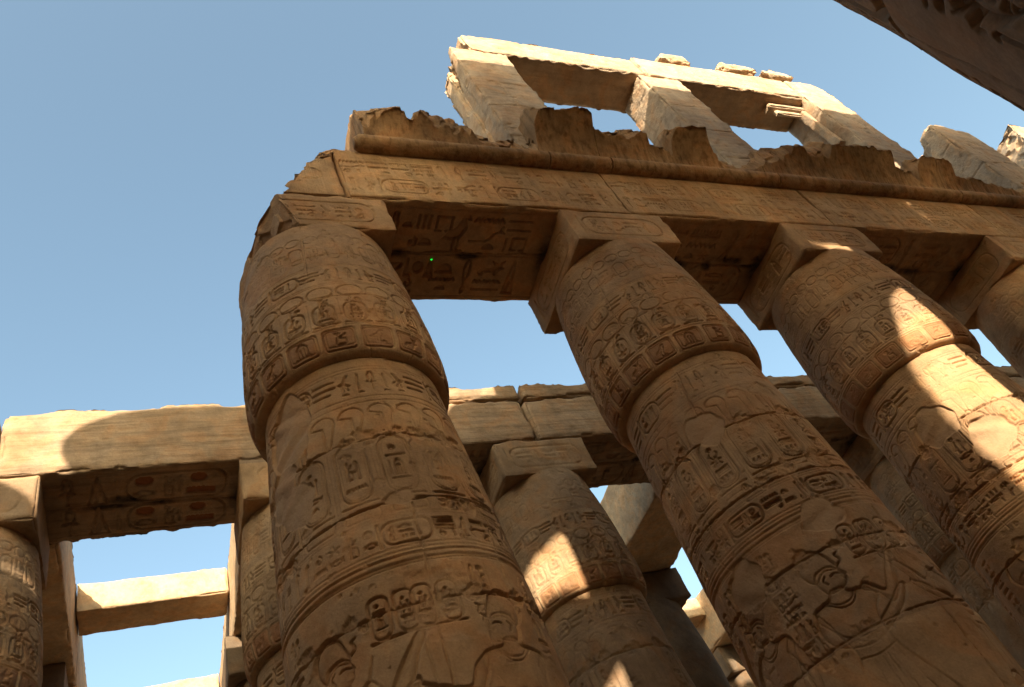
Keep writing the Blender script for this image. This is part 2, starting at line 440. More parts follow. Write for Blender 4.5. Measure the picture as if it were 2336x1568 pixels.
def text_v(cv, x0, x1, y0, y1, rng, depth=0.018):
    w = x1 - x0; y = y1
    while y > y0 + .4 * w:
        k = rng.random()
        if k < .35:
            h = w * .95; glyph(cv, TALL[rng.integers(len(TALL))], x0 + .05 * w, y - h, w * .42, h, depth); glyph(cv, TALL[rng.integers(len(TALL))], x0 + .53 * w, y - h, w * .42, h, depth)
        elif k < .8:
            h = w * .33; glyph(cv, FLAT[rng.integers(len(FLAT))], x0 + .05 * w, y - h, w * .9, h, depth)
        else:
            h = w * .42; glyph(cv, SMALL[rng.integers(len(SMALL))], x0 + .05 * w, y - h, w * .4, h, depth); glyph(cv, SMALL[rng.integers(len(SMALL))], x0 + .55 * w, y - h, w * .4, h, depth)
        y -= h + .14 * w

def rrect(x, y, w, h, r, n=5):
    o = []
    for cx, cy, a in ((x + w - r, y + h - r, 0), (x + r, y + h - r, 90), (x + r, y + r, 180), (x + w - r, y + r, 270)):
        o += ell(cx, cy, r, r, n, a, a + 90)
    return o + [o[0]]

def cartouche_v(cv, x, y, w, h, rng, depth=0.02, disc=True, hw=0.014):
    b = 0.08 * h
    cv.stroke(rrect(x, y + b, w, h - b, w * .42), hw, depth)
    cv.stroke(rrect(x + .09 * w, y + b + .08 * w, w * .82, h - b - .16 * w, w * .34), hw * .6, depth * .5)
    cv.stroke([(x - .02, y + b * .4), (x + w + .02, y + b * .4)], hw * 1.2, depth)
    ix, iw = x + .2 * w, .6 * w
    iy = y + b + .14 * h; ih = h - b - .26 * h
    if disc: glyph(cv, 'disc', ix + .2 * iw, iy + ih * .8, iw * .42, min(iw * .42, ih * .24), depth * 1.5)
    k = rng.integers(4)
    if k == 0:
        glyph(cv, 'seated', ix, iy + ih * .3, iw * .55, ih * .48, depth); glyph(cv, 'was', ix + iw * .6, iy + ih * .3, iw * .35, ih * .46, depth)
        glyph(cv, 'water', ix - .03 * w, iy + ih * .02, iw * 1.1, ih * .14, depth)
    elif k == 1:
        glyph(cv, 'bar', ix - .04 * w, iy + ih * .62, iw * 1.1, ih * .13, depth)
        glyph(cv, 'shrine', ix + iw * .2, iy + ih * .2, iw * .62, ih * .38, depth)
        glyph(cv, 'reed', ix - .05 * w, iy + ih * .2, iw * .25, ih * .36, depth)
        glyph(cv, 'bar', ix, iy + ih * .06, iw, ih * .09, depth)
    elif k == 2:
        glyph(cv, 'scarab', ix + .1 * iw, iy + ih * .4, iw * .8, ih * .36, depth); glyph(cv, 'board', ix, iy + ih * .12, iw, ih * .22, depth)
        glyph(cv, 'strokes', ix, iy - ih * .03, iw, ih * .12, depth)
    else:
        glyph(cv, 'bird', ix, iy + ih * .4, iw * .6, ih * .38, depth); glyph(cv, 'hook', ix + iw * .55, iy + ih * .4, iw * .4, ih * .36, depth)
        glyph(cv, 'mouth', ix, iy + ih * .18, iw, ih * .16, depth); glyph(cv, 'loaf', ix + iw * .3, iy, iw * .45, ih * .15, depth)

def cartouche_h(cv, x, y, w, h, rng, depth=0.02, paint=0.0):
    b = .06 * w
    cv.stroke(rrect(x + b, y, w - b, h, h * .42), 0.013, depth)
    cv.stroke([(x + b * .3, y - .005), (x + b * .3, y + h + .005)], .016, depth)
    text_h(cv, x + b + .25 * h, x + w - .2 * h, y + .18 * h, y + .82 * h, rng, depth, paint, frames=False)

def smooth(pts, n=4):
    P_ = np.array(pts, float); closed = np.allclose(P_[0], P_[-1])
    A = np.vstack([P_[-2] if closed else 2 * P_[0] - P_[1], P_, P_[1] if closed else 2 * P_[-1] - P_[-2]])
    out = []
    for i in range(1, len(A) - 2):
        for k in range(n):
            t = k / n; a, b, c, d = A[i - 1], A[i], A[i + 1], A[i + 2]
            out.append(tuple(.5 * ((2 * b) + (c - a) * t + (2 * a - 5 * b + 4 * c - d) * t * t + (3 * b - a - 3 * c + d) * t ** 3)))
    return out + [tuple(A[-2])]

def figure(cv, x, y, h, rng, depth=0.03, flip=False, crown=True, arm='up'):
    """sunk relief of a standing royal figure, h = height to the brow, y = feet"""
    f = -1 if flip else 1
    def T(pts): return smooth([(x + f * px * h, y + py * h) for px, py in pts], 4)
    def part(pts, k=1.0):
        q = T(pts + [pts[0]]); cv.fill(q, depth * k, .72); cv.stroke(q, .011, depth * 1.15)
    for lx in (-.05, .075):
        part([(lx - .035, .36), (lx - .03, .2), (lx - .022, .04), (lx - .03, 0), (lx + .075, 0), (lx + .07, .015), (lx + .02, .035), (lx + .03, .2), (lx + .045, .36)])
    if arm == 'up':
        part([(.09, .83), (.13, .80), (.17, .74), (.235, .80), (.27, .88), (.30, .93), (.285, .95), (.245, .90), (.20, .84), (.165, .795), (.11, .85)])
        part([(-.12, .82), (-.145, .74), (-.10, .665), (.02, .63), (.17, .70), (.25, .78), (.235, .80), (.15, .74), (.02, .67), (-.075, .70), (-.1, .77)])
    else:
        part([(.1, .83), (.135, .74), (.19, .68), (.30, .72), (.35, .76), (.34, .785), (.28, .755), (.19, .725), (.155, .79)])
        part([(-.12, .82), (-.15, .70), (-.14, .58), (-.11, .50), (-.085, .51), (-.105, .6), (-.105, .7), (-.085, .78)])
    part([(-.025, .875), (-.04, .848), (-.11, .835), (-.13, .80), (-.10, .74), (-.07, .63), (-.085, .55), (-.11, .37), (.0, .345), (.17, .33), (.10, .52), (.07, .62), (.085, .73), (.125, .79), (.11, .83), (.04, .848), (.025, .875)])
    cv.stroke(T([(-.07, .60), (.0, .585), (.075, .60)]), .012, depth * 1.5)
    for k in range(4): cv.stroke(T([(-.03 + .03 * k, .57), (-.06 + .055 * k, .36)]), .007, depth * 1.25)
    for k in range(2): cv.stroke(T([(-.07 + .015 * k, .845), (-.02, .80 + .015 * k), (.03, .80 + .015 * k), (.07 - .015 * k, .845)]), .008, depth * 1.25)
    part([(-.03, .87), (-.045, .90), (-.05, .935), (-.03, .965), (.02, .972), (.05, .955), (.056, .935), (.068, .915), (.056, .908), (.062, .897), (.055, .885), (.04, .872), (.015, .868)])
    cv.stroke(T([(.015, .93), (.035, .936), (.052, .929)]), .009, depth * 1.5)
    cv.stroke(T([(-.012, .905), (-.022, .925), (-.008, .94)]), .009, depth * 1.5)
    if crown:
        part([(-.052, .93), (-.085, .985), (-.062, 1.04), (-.01, 1.06), (.03, 1.03), (.05, .985), (.056, .95), (.0, .96)])
        cv.stroke(T([(.058, .955), (.085, .975), (.075, 1.0), (.09, 1.01)]), .010, depth * 1.2)

# ------------------------------------------------------------------ bud column
SH_PROF = [(-1.6 + .35, 1.30), (-.6, 1.36), (1.0, 1.39), (3.0, 1.38), (4.5, 1.34), (6.0, 1.27), (7.0, 1.205), (7.56, 1.18)]
CAP_PROF = [(1.16, 7.53), (1.25, 7.535), (1.32, 7.59), (1.36, 7.73), (1.378, 7.98), (1.374, 8.3), (1.35, 8.8), (1.31, 9.35), (1.255, 9.95), (1.19, 10.5), (1.165, 10.70)]

def relief_shaft(cv, z0, rng, uc, style):
    """cv covers z0.. upward; register heights measured in the photo"""
    Z = lambda z: z - z0
    W = cv.w; d = .040
    for z in (7.36, 7.31): cv.hline(Z(z), .008, .010)
    motif_h(cv, W / 2 + .34, W, Z(6.93), Z(7.27), rng, d * 1.1)
    for z in (6.82, 6.73): cv.hline(Z(z), .009, .012)
    x = rng.uniform(-.2, 0)
    while x < W:                       # tall bell-headed plants
        cv.stroke([(x + .17, Z(6.14)), (x + .16, Z(6.5))] + ell(x + .0 + .16, Z(6.55), .15, .12, 8, 180, 0) + [(x + .31, Z(6.5)), (x + .22, Z(6.14))], .011, d * .6)
        x += .37
    x = -(uc % .5) - .5
    while x < W:                       # standing cartouches between ruled lines
        cartouche_v(cv, x + .07, Z(5.20), .35, .90, rng, d * 1.15, hw=.0105)
        glyph(cv, 'disc', x + .19, Z(6.08), .12, .11, d * 1.3)
        for s in (0, .04): cv.stroke([(x + s - .02, Z(5.2)), (x + s - .02, Z(6.05))], .006, .010)
        cv.stroke(rrect(x + .05, Z(5.02), .38, .11, .04), .009, d * .6)
        x += .50
    for z in (4.97, 4.94): cv.hline(Z(z), .007, .009)
    text_h(cv, 0, W, Z(4.62), Z(4.89), rng, d * 1.1)
    for z in (4.57, 4.52): cv.hline(Z(z), .009, .012)
    for z in (4.47, 4.40, 4.37): cv.hline(Z(z), .014, .022)
    # scene register
    top = Z(4.28)
    for (fu, fl, am) in style:
        fx = W / 2 + fu
        figure(cv, fx, Z(.95), 2.85, rng, .045, flip=fl, arm=am)
        s = -1 if fl else 1
        cx = fx + s * .62 - .2
        for q in range(2):
            cartouche_v(cv, cx + .24 * q, top - .62, .19, .46, rng, d, hw=.011)
        text_v(cv, cx + .0, cx + .42, top - .12, top - .0, rng, d * .8)
        if am == 'fwd':
            cv.stroke([(cx + .56, top), (cx + .56, top - 2.6)], .006, .01); cv.stroke([(cx + .80, top), (cx + .80, top - 2.6)], .006, .01)
            text_v(cv, cx + .58, cx + .78, top - 2.4, top - .02, rng, d * .8)
        bx = fx - s * .5 - .1
        text_v(cv, bx, bx + .2, top - 1.5, top - .02, rng, d * .8)
    cv.wear(rng)
    # seams between the drums and damage
    for z in (6.12, 5.06, 3.93, 2.85):
        zz = Z(z) + rng.uniform(-.04, .04)
        cv.crack(0, zz, .16, rng.uniform(-.004, .004), int(W / .16) + 2, rng, .014, .055, .30)
        xv = rng.uniform(.6, 1.6)
        while xv < W:
            cv.crack(xv, zz, rng.uniform(-.01, .01), -.13, 8, rng, .008, .035, .3); xv += rng.uniform(1.6, 2.4)
        for _ in range(12): cv.chip(rng.uniform(0, W), zz + rng.uniform(-.07, .07), rng.uniform(.04, .19), rng, .05)
    for _ in range(170): cv.chip(rng.uniform(0, W), rng.uniform(0, cv.h), rng.uniform(.012, .05), rng, rng.uniform(.01, .03))
    for _ in range(9):
        cv.crack(rng.uniform(0, W), rng.uniform(0, cv.h), rng.uniform(-.03, .03), -.11, int(rng.integers(5, 14)), rng, .008, .022, .9)
    for _ in range(26):
        cv.chip(rng.uniform(0, W), rng.uniform(0, cv.h), rng.uniform(.05, .22), rng, rng.uniform(.012, .03))

def relief_cap(cv, s_of_z, rng, uc):
    """cv rows follow the arc length of the bud profile"""
    W = cv.w; d = .038; Z = s_of_z
    x = -uc % .47 - .47
    while x < W:                       # framed boxes round the foot of the bud
        cv.stroke(rrect(x + .04, Z(7.60), .39, Z(7.93) - Z(7.60), .05), .009, d * .9)
        cv.stroke(rrect(x + .07, Z(7.64), .33, Z(7.89) - Z(7.64), .04), .007, d * .5)
        glyph(cv, ['bird', 'shrine', 'seated', 'hare'][int(rng.integers(4))], x + .12, Z(7.66), .22, Z(7.87) - Z(7.66), d * .8)
        cv.P[max(0, int(Z(7.6) / cv.res)):int(Z(7.93) / cv.res), max(0, int((x + .04) / cv.res)):max(0, int((x + .43) / cv.res))] = .55
        x += .47
    cv.hline(Z(7.98), .009, .014); 
    x = -(uc % .39) - .39
    k = 0
    while x < W:
        cartouche_v(cv, x, Z(8.02), .27, .44, rng, d, hw=.0095)
        cv.stroke(ell(x + .135, Z(8.73), .17, .13), .0105, d * .7)
        if k % 2: glyph(cv, 'seated', x + .04, Z(8.42), .2, .18, d)
        else: glyph(cv, 'reed', x + .06, Z(8.43), .08, .18, d); glyph(cv, 'disc', x + .15, Z(8.47), .10, .10, d * 1.2)
        cv.stroke([(x + .33, Z(8.0)), (x + .33, Z(8.56))], .007, .01)
        x += .39; k += 1
    for z in (8.9, 8.94): cv.hline(Z(z), .008, .010)
    motif_h(cv, W / 2 + .42, W, Z(9.03), Z(9.31), rng, d * 1.1)
    for z in (9.37, 9.41): cv.hline(Z(z), .007, .010)
    x = -uc
    while x < W:
        if x > -.7:
            cv.stroke(ell(x + .1, Z(10.22), .12, .10), .009, d * .45)
            cv.stroke(ell(x + .37, Z(10.2), .12, .10), .009, d * .45)
            cv.stroke(rrect(x + .02, Z(9.6), .2, .42, .09), .009, d * .5)
            text_v(cv, x + .27, x + .46, Z(9.58), Z(10.0), rng, d * .5)
        x += .54
    cv.wear(rng)
    for _ in range(120): cv.chip(rng.uniform(0, W), rng.uniform(0, cv.h), rng.uniform(.012, .045), rng, rng.uniform(.01, .025))
    cv.crack(0, Z(8.55), .16, 0, int(W / .16) + 2, rng, .009, .02, .3)
    cv.crack(0, Z(9.72), .16, 0, int(W / .16) + 2, rng, .008, .018, .3)
    for _ in range(14): cv.chip(rng.uniform(0, W), rng.uniform(Z(9.3), cv.h), rng.uniform(.06, .25), rng, rng.uniform(.006, .018))
    for _ in range(14): cv.chip(rng.uniform(0, W), rng.uniform(0, Z(9)), rng.uniform(.03, .12), rng, rng.uniform(.012, .03))
    for _ in range(5): cv.crack(rng.uniform(0, W), rng.uniform(Z(8), cv.h), rng.uniform(-.03, .03), -.11, int(rng.integers(5, 14)), rng, .007, .02, .9)

def lathe_mesh(rows, theta, Hs, cx, cy, seed, rough=.012, Pm=None, Sm=None):
    """rows (n,4): r, z, nr, nz ; Hs (n, m) displacement along the normal"""
    r, z, nr, nz = rows.T
    D = Hs
    ct, st = np.sin(theta), -np.cos(theta)
    R_ = r[:, None] + nr[:, None] * D
    X = R_ * ct; Y = R_ * st; Z = z[:, None] + nz[:, None] * D
    P = np.stack([X.ravel(), Y.ravel(), Z.ravel()], 1)
    n = fbm(P + np.array([cx, cy, 0]), 1.1, 3, seed) * rough * 1.3 + fbm(P + np.array([cx, cy, 0]), 7, 3, seed + 5) * rough * .5
    n = n.reshape(X.shape)
    P = np.stack([(X + nr[:, None] * n * ct).ravel(), (Y + nr[:, None] * n * st).ravel(), (Z + nz[:, None] * n).ravel()], 1)
    return P

def resample(prof, res):
    prof = np.array(prof, float)
    seg = np.hypot(*np.diff(prof, axis=0).T); s = np.concatenate([[0], np.cumsum(seg)])
    n = max(2, int(round(s[-1] / res)) + 1)
    t = np.linspace(0, s[-1], n)
    # smooth the polyline a little
    r = np.interp(t, s, prof[:, 0]); z = np.interp(t, s, prof[:, 1])
    k = max(1, int(.06 / res)); ker = np.ones(2 * k + 1) / (2 * k + 1)
    def sm(a):
        b = np.concatenate([2 * a[0] - a[k:0:-1], a, 2 * a[-1] - a[-2:-k - 2:-1]]); return np.convolve(b, ker, 'valid')
    if n > 4 * k: r, z = sm(r), sm(z)
    dr, dz = np.gradient(r), np.gradient(z); L_ = np.hypot(dr, dz)
    return t, np.stack([r, z, dz / L_, -dr / L_], 1)

def bud_column(X, Y, label, group, mat, seed, res=0.0125, half=1.85, zlow=1.4, carve=True, damage=None, figs=((-.65, False, 'fwd'), (.95, True, 'up'), (-2.1, True, 'up'), (2.3, False, 'fwd')), rs=1.0, abacus=True, dz=0.0, acut=None):
    rng = np.random.default_rng(seed)
    root = thing("papyrus_bud_column", (X, Y, GZ), label, "column", group)
    off = np.array([0, 0, -GZ])
    tc = math.atan2(-X, Y)                       # towards the camera
    Rm = 1.3
    if carve:
        th = np.concatenate([np.arange(-half, half, res / Rm), np.linspace(half, 2 * math.pi - half, 26)[:-1]])
    else:
        th = np.linspace(-math.pi, math.pi, 97)[:-1]
    nf = int(np.sum(th < half)) if carve else 0
    theta = np.concatenate([th, th[:1]]) + tc
    uu = (th + half) * Rm
    W = 2 * half * Rm
    uc = (half * Rm) % .8
    # shaft
    prof = [(r * rs, z) for z, r in SH_PROF]
    if carve:
        lo = [p for p in prof if p[1] < zlow - .5] + [(np.interp(zlow, [p[1] for p in prof], [p[0] for p in prof]), zlow)]
        hi = [(np.interp(zlow, [p[1] for p in prof], [p[0] for p in prof]), zlow)] + [p for p in prof if p[1] > zlow + .1]
        t1, a = resample(lo, .15); t2, b = resample(hi, res)
        cv = Canvas(W, t2[-1], res)
        relief_shaft(cv, zlow, rng, uc, figs)
        if damage: damage(cv, 'shaft', zlow, rng)
        rows = np.concatenate([a[:-1], b])
        H = np.zeros((len(rows), len(th)))
        ci = np.clip((uu[:nf] / res).round().astype(int), 0, cv.nx - 1); rj = np.clip((t2 / res).round().astype(int), 0, cv.ny - 1)
        H[len(a) - 1:, :nf] = cv.H[np.ix_(rj, ci)]
        Pt = np.zeros_like(H); Pt[len(a) - 1:, :nf] = cv.P[np.ix_(rj, ci)]
        Mt = np.zeros_like(H); Mt[len(a) - 1:, :nf] = cv.M[np.ix_(rj, ci)]
    else:
        t1, rows = resample(prof, .1); H = np.zeros((len(rows), len(th))); Pt = H.copy(); Mt = Pt
        for z in (4.4, 4.5, 6.75, 7.3): H[np.abs(rows[:, 1] - z) < .05] -= .02
    H = np.concatenate([H, H[:, :1]], 1); Pt = np.concatenate([Pt, Pt[:, :1]], 1); Mt = np.concatenate([Mt, Mt[:, :1]], 1)
    V = lathe_mesh(rows, theta, H, X, Y, seed) + off
    make_obj("shaft", V, grid_faces(len(rows), len(theta)), mat, root, {"paint": Pt.ravel(), "mortar": Mt.ravel()}, smooth=not carve)
    # capital
    prof = [(r * rs, z) for r, z in CAP_PROF]
    t2, rows = resample(prof, res if carve else .08)
    if carve:
        zs = rows[:, 1]
        s_of_z = lambda z: float(np.interp(z, zs, t2))
        cv = Canvas(W, t2[-1], res)
        relief_cap(cv, s_of_z, rng, (half * Rm) % .46)
        if damage: damage(cv, 'cap', s_of_z, rng)
        H = np.zeros((len(rows), len(th)))
        rj = np.clip((t2 / res).round().astype(int), 0, cv.ny - 1)
        H[:, :nf] = cv.H[np.ix_(rj, ci)]
        Pt = np.zeros_like(H); Pt[:, :nf] = cv.P[np.ix_(rj, ci)]
    else:
        H = np.zeros((len(rows), len(th))); Pt = H
    H = np.concatenate([H, H[:, :1]], 1); Pt = np.concatenate([Pt, Pt[:, :1]], 1)
    V = lathe_mesh(rows, theta, H, X, Y, seed) + off
    make_obj("capital", V, grid_faces(len(rows), len(theta)), mat, root, {"paint": Pt.ravel()}, smooth=not carve)
    # round base stone
    t3, rows = resample([(0.05, GZ), (1.85, GZ + .01), (1.9, GZ + .12), (1.88, GZ + .3), (1.75, GZ + .36), (1.2, GZ + .37)], .06)
    th3 = np.linspace(0, 2 * math.pi, 65)
    V = lathe_mesh(rows, th3, np.zeros((len(rows), 65)), X, Y, seed) + off
    make_obj("base", V, grid_faces(len(rows), 65), mat, root)
    return root

# ------------------------------------------------------------------ rough stone block
def rough_box(x0, x1, y0, y1, z0, z1, res, seed, rough=.012, chip=.05, chipsize=.10, front=None, soffit=None, left=None, cuts=(), fine_back=False):
    """six displaced grids; carving canvases lie on the -Y face, the -Z face and the -X face"""
    Vs, Fs, Ps, Ss = [], [], [], []; off = 0
    lo = np.array([x0, y0, z0]); hi = np.array([x1, y1, z1])
    faces = [  # origin corner, u axis, v axis, normal axis/sign, canvas
        ('front', 0, 2, 1, -1, front), ('back', 0, 2, 1, 1, None), ('soffit', 0, 1, 2, -1, soffit), ('top', 0, 1, 2, 1, None), ('left', 1, 2, 0, -1, left), ('right', 1, 2, 0, 1, None)]
    for nm, ua, va, na, sgn, cv in faces:
        rr = res
        nu = max(2, int(math.ceil((hi[ua] - lo[ua]) / rr)) + 1); nv = max(2, int(math.ceil((hi[va] - lo[va]) / rr)) + 1)
        u = np.linspace(lo[ua], hi[ua], nu); v = np.linspace(lo[va], hi[va], nv)
        U, V_ = np.meshgrid(u, v)
        P = np.zeros((nu * nv, 3)); P[:, ua] = U.ravel(); P[:, va] = V_.ravel(); P[:, na] = hi[na] if sgn > 0 else lo[na]
        # erosion: pull towards the inside near edges
        P0 = P.copy()
        dlo = P0 - lo; dhi = hi - P0
        dmin = np.minimum(dlo, dhi)
        srt = np.sort(dmin, axis=1)
        edge = srt[:, 1]                       # distance to the nearest edge
        e1 = np.clip(1 - edge / chipsize, 0, 1) ** 1.5
        n1 = fbm(P0, 1.6, 3, seed + 3); n2 = fbm(P0, 6, 3, seed + 4)
        amt = chip * e1 * np.clip(.25 + .9 * np.maximum(0, n1 + .15) * 2.2 + .5 * n2, .12, 3)
        for a in range(3):
            near = np.clip(1 - dmin[:, a] / chipsize, 0, 1)
            s_ = np.where(dlo[:, a] < dhi[:, a], 1, -1)
            P[:, a] += s_ * amt * near
        nrm = fbm(P0, .9, 2, seed) * rough * 1.6 + fbm(P0, 5, 3, seed + 1) * rough * .7
        P[:, na] -= sgn * (nrm * .5 + .5 * rough)
        pt = np.zeros(len(P)); sp = np.zeros(len(P))
        if cv is not None:
            ci = np.clip(((P0[:, ua] - lo[ua]) / cv.res).round().astype(int), 0, cv.nx - 1)
            rj = np.clip(((P0[:, va] - lo[va]) / cv.res).round().astype(int), 0, cv.ny - 1)
            fade = np.clip(edge / .05, 0, 1)
            P[:, na] += sgn * cv.H[rj, ci] * fade
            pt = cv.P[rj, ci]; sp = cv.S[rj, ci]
        for (pp, nn, dd, ra) in cuts:
            pp, nn, dd = (np.array(q, float) for q in (pp, nn, dd)); nn = nn / np.linalg.norm(nn)
            sdist = (P - pp) @ nn + (fbm(P0, 2.2, 4, seed + 9) * .4 + facet(P0, 2.6, seed) * .7) * ra
            m = sdist > 0
            P[m] -= np.outer(sdist[m] / (nn @ dd), dd)
        Vs.append(P); Ps.append(pt); Ss.append(sp)
        flip = {('front'): False, 'back': True, 'soffit': True, 'top': False, 'left': True, 'right': False}[nm]
        Fs.append(grid_faces(nv, nu, off, flip)); off += len(P)
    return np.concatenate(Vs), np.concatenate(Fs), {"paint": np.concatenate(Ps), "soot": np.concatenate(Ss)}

def sharp_normals(ob, ang=40):
    ob.data.polygons.foreach_set("use_smooth", np.ones(len(ob.data.polygons), bool))

def block(name, b, mat, res, seed, parent=None, origin=None, **kw):
    V, F_, A = rough_box(*b, res, seed, **kw)
    o = np.array(origin if origin is not None else (0, 0, 0), float)
    ob = make_obj(name, V - o, F_, mat, parent, A, smooth=res > .0401)
    if parent is None: ob.location = o
    return ob

print("helpers", round(time.time() - T0, 1))

# ================================================================== the setting
gv = []
gs = [-900, -300, -100, -40, 0, 40, 100, 300, 900]
me_ = np.array([[x, y, GZ] for y in gs for x in gs], float)
tag(make_obj("ground", me_, grid_faces(len(gs), len(gs)), M['sand'], None, None), kind="structure")

# ================================================================== front row of bud columns
YF, ZB, ZT = 7.7945, 10.69, 11.69        # axis of the row, underside and top of the abaci
FX = [2.55, 8.09, 13.36, 19.85]
AH = 1.12
def abacus_canvas(w, h, rng, kind=0):
    cv = Canvas(w, h, .0125)
    cv.hline(h - .07, .006, .008, .05, w - .05)
    cartouche_h(cv, .22, .20, w - .5, h - .44, rng, .024)
    cv.stroke([(0.05, .06), (w - .05, .06)], .006, .008)
    for _ in range(5): cv.chip(rng.uniform(0, w), rng.uniform(0, h), rng.uniform(.03, .12), rng, .012)
    return cv

def abacus(root, X, Y, mat, seed, hx=AH, hy=1.105, zb=ZB, zt=ZT, cuts=(), res=.014, carve=True, chip=.035):
    rng = np.random.default_rng(seed)
    fr = abacus_canvas(2 * hx, zt - zb, rng) if carve else None
    lf = abacus_canvas(2 * hy, zt - zb, rng) if carve else None
    if lf: lf.H = lf.H[:, ::-1]
    V, F_, A = rough_box(X - hx, X + hx, Y - hy, Y + hy, zb, zt - .004, res, seed, rough=.01, chip=chip, front=fr, left=lf, cuts=cuts)
    return make_obj("abacus", V - np.array([X, Y, GZ]), F_, mat, root, A, smooth=False)

def dmgA(cv, part, z, rng):
    W = cv.w; c = W / 2
    if part == 'shaft':
        Z = lambda q: q - z
        cv.smooth_patch(c - .95, Z(6.85), .42, .52, rng, .03, .2)
        cv.smooth_patch(c - 1.2, Z(6.1), .35, .32, rng, .02, .5)
        cv.smooth_patch(c - .95, Z(5.7), .3, .3, rng, .008, .7)
        cv.smooth_patch(c + .25, Z(5.2), .16, .1, rng, .012)
        cv.chip(c + .3, Z(3.9), .45, rng, .03)
    else:
        for _ in range(10): cv.chip(c + rng.uniform(-1.6, -.5), z(10.1) + rng.uniform(-.45, .4), rng.uniform(.15, .4), rng, .022)
def dmgB(cv, part, z, rng):
    W = cv.w; c = W / 2
    if part == 'shaft':
        Z = lambda q: q - z
        cv.smooth_patch(c - .05, Z(6.25), .28, .3, rng, .01)
        cv.smooth_patch(c + .55, Z(4.35), .3, .22, rng, .02, .4)
        cv.smooth_patch(c - .75, Z(4.1), .3, .3, rng, .02, .4)
        cv.chip(c + .9, Z(3.2), .5, rng, .03)
def dmgC(cv, part, z, rng):
    W = cv.w; c = W / 2
    if part == 'shaft':
        Z = lambda q: q - z
        cv.smooth_patch(c - .2, Z(6.3), .34, .4, rng, .02, .3)
        cv.smooth_patch(c + .35, Z(5.6), .4, .35, rng, .03, .3)
        cv.smooth_patch(c + .5, Z(3.9), .7, .6, rng, .03, .3)

FL = ["largest and nearest bud column, at the broken left end of the front row",
      "second front row bud column from the left, wholly in shade, running to lower right corner",
      "front row bud column with the long strip of sunlight falling down its bud and shaft",
      "front row bud column cut by the right edge of the photo, mostly hidden, in shade"]
cutA = [((1.98, 6.69, 11.69), (-.93, -.31, -.21), (1, 0, 0), .09)]
for i, (x, dm) in enumerate(zip(FX, [dmgA, dmgB, dmgC, None])):
    root = bud_column(x, YF, FL[i], "front row bud columns", M['front'], 11 + i, res=.0105 if i < 3 else .02, half=1.85, zlow=[2.6, 1.2, 2.2, 4.5][i], figs=((-.75, False, 'up'), (.9, True, 'fwd'), (-2.2, True, 'up'), (2.3, False, 'fwd')) if i != 1 else ((.15, False, 'up'), (-.95, True, 'fwd'), (1.7, True, 'up'), (-2.2, False, 'up')), damage=dm, rs=[1.0, 1.0, 1.03, 1.0][i])
    abacus(root, x if i else 2.60, YF, M['front'], 31 + i, hx=AH if i else 1.12, cuts=cutA if i == 0 else (), chip=.05 if i == 0 else .03)
print("front row", round(time.time() - T0, 1))

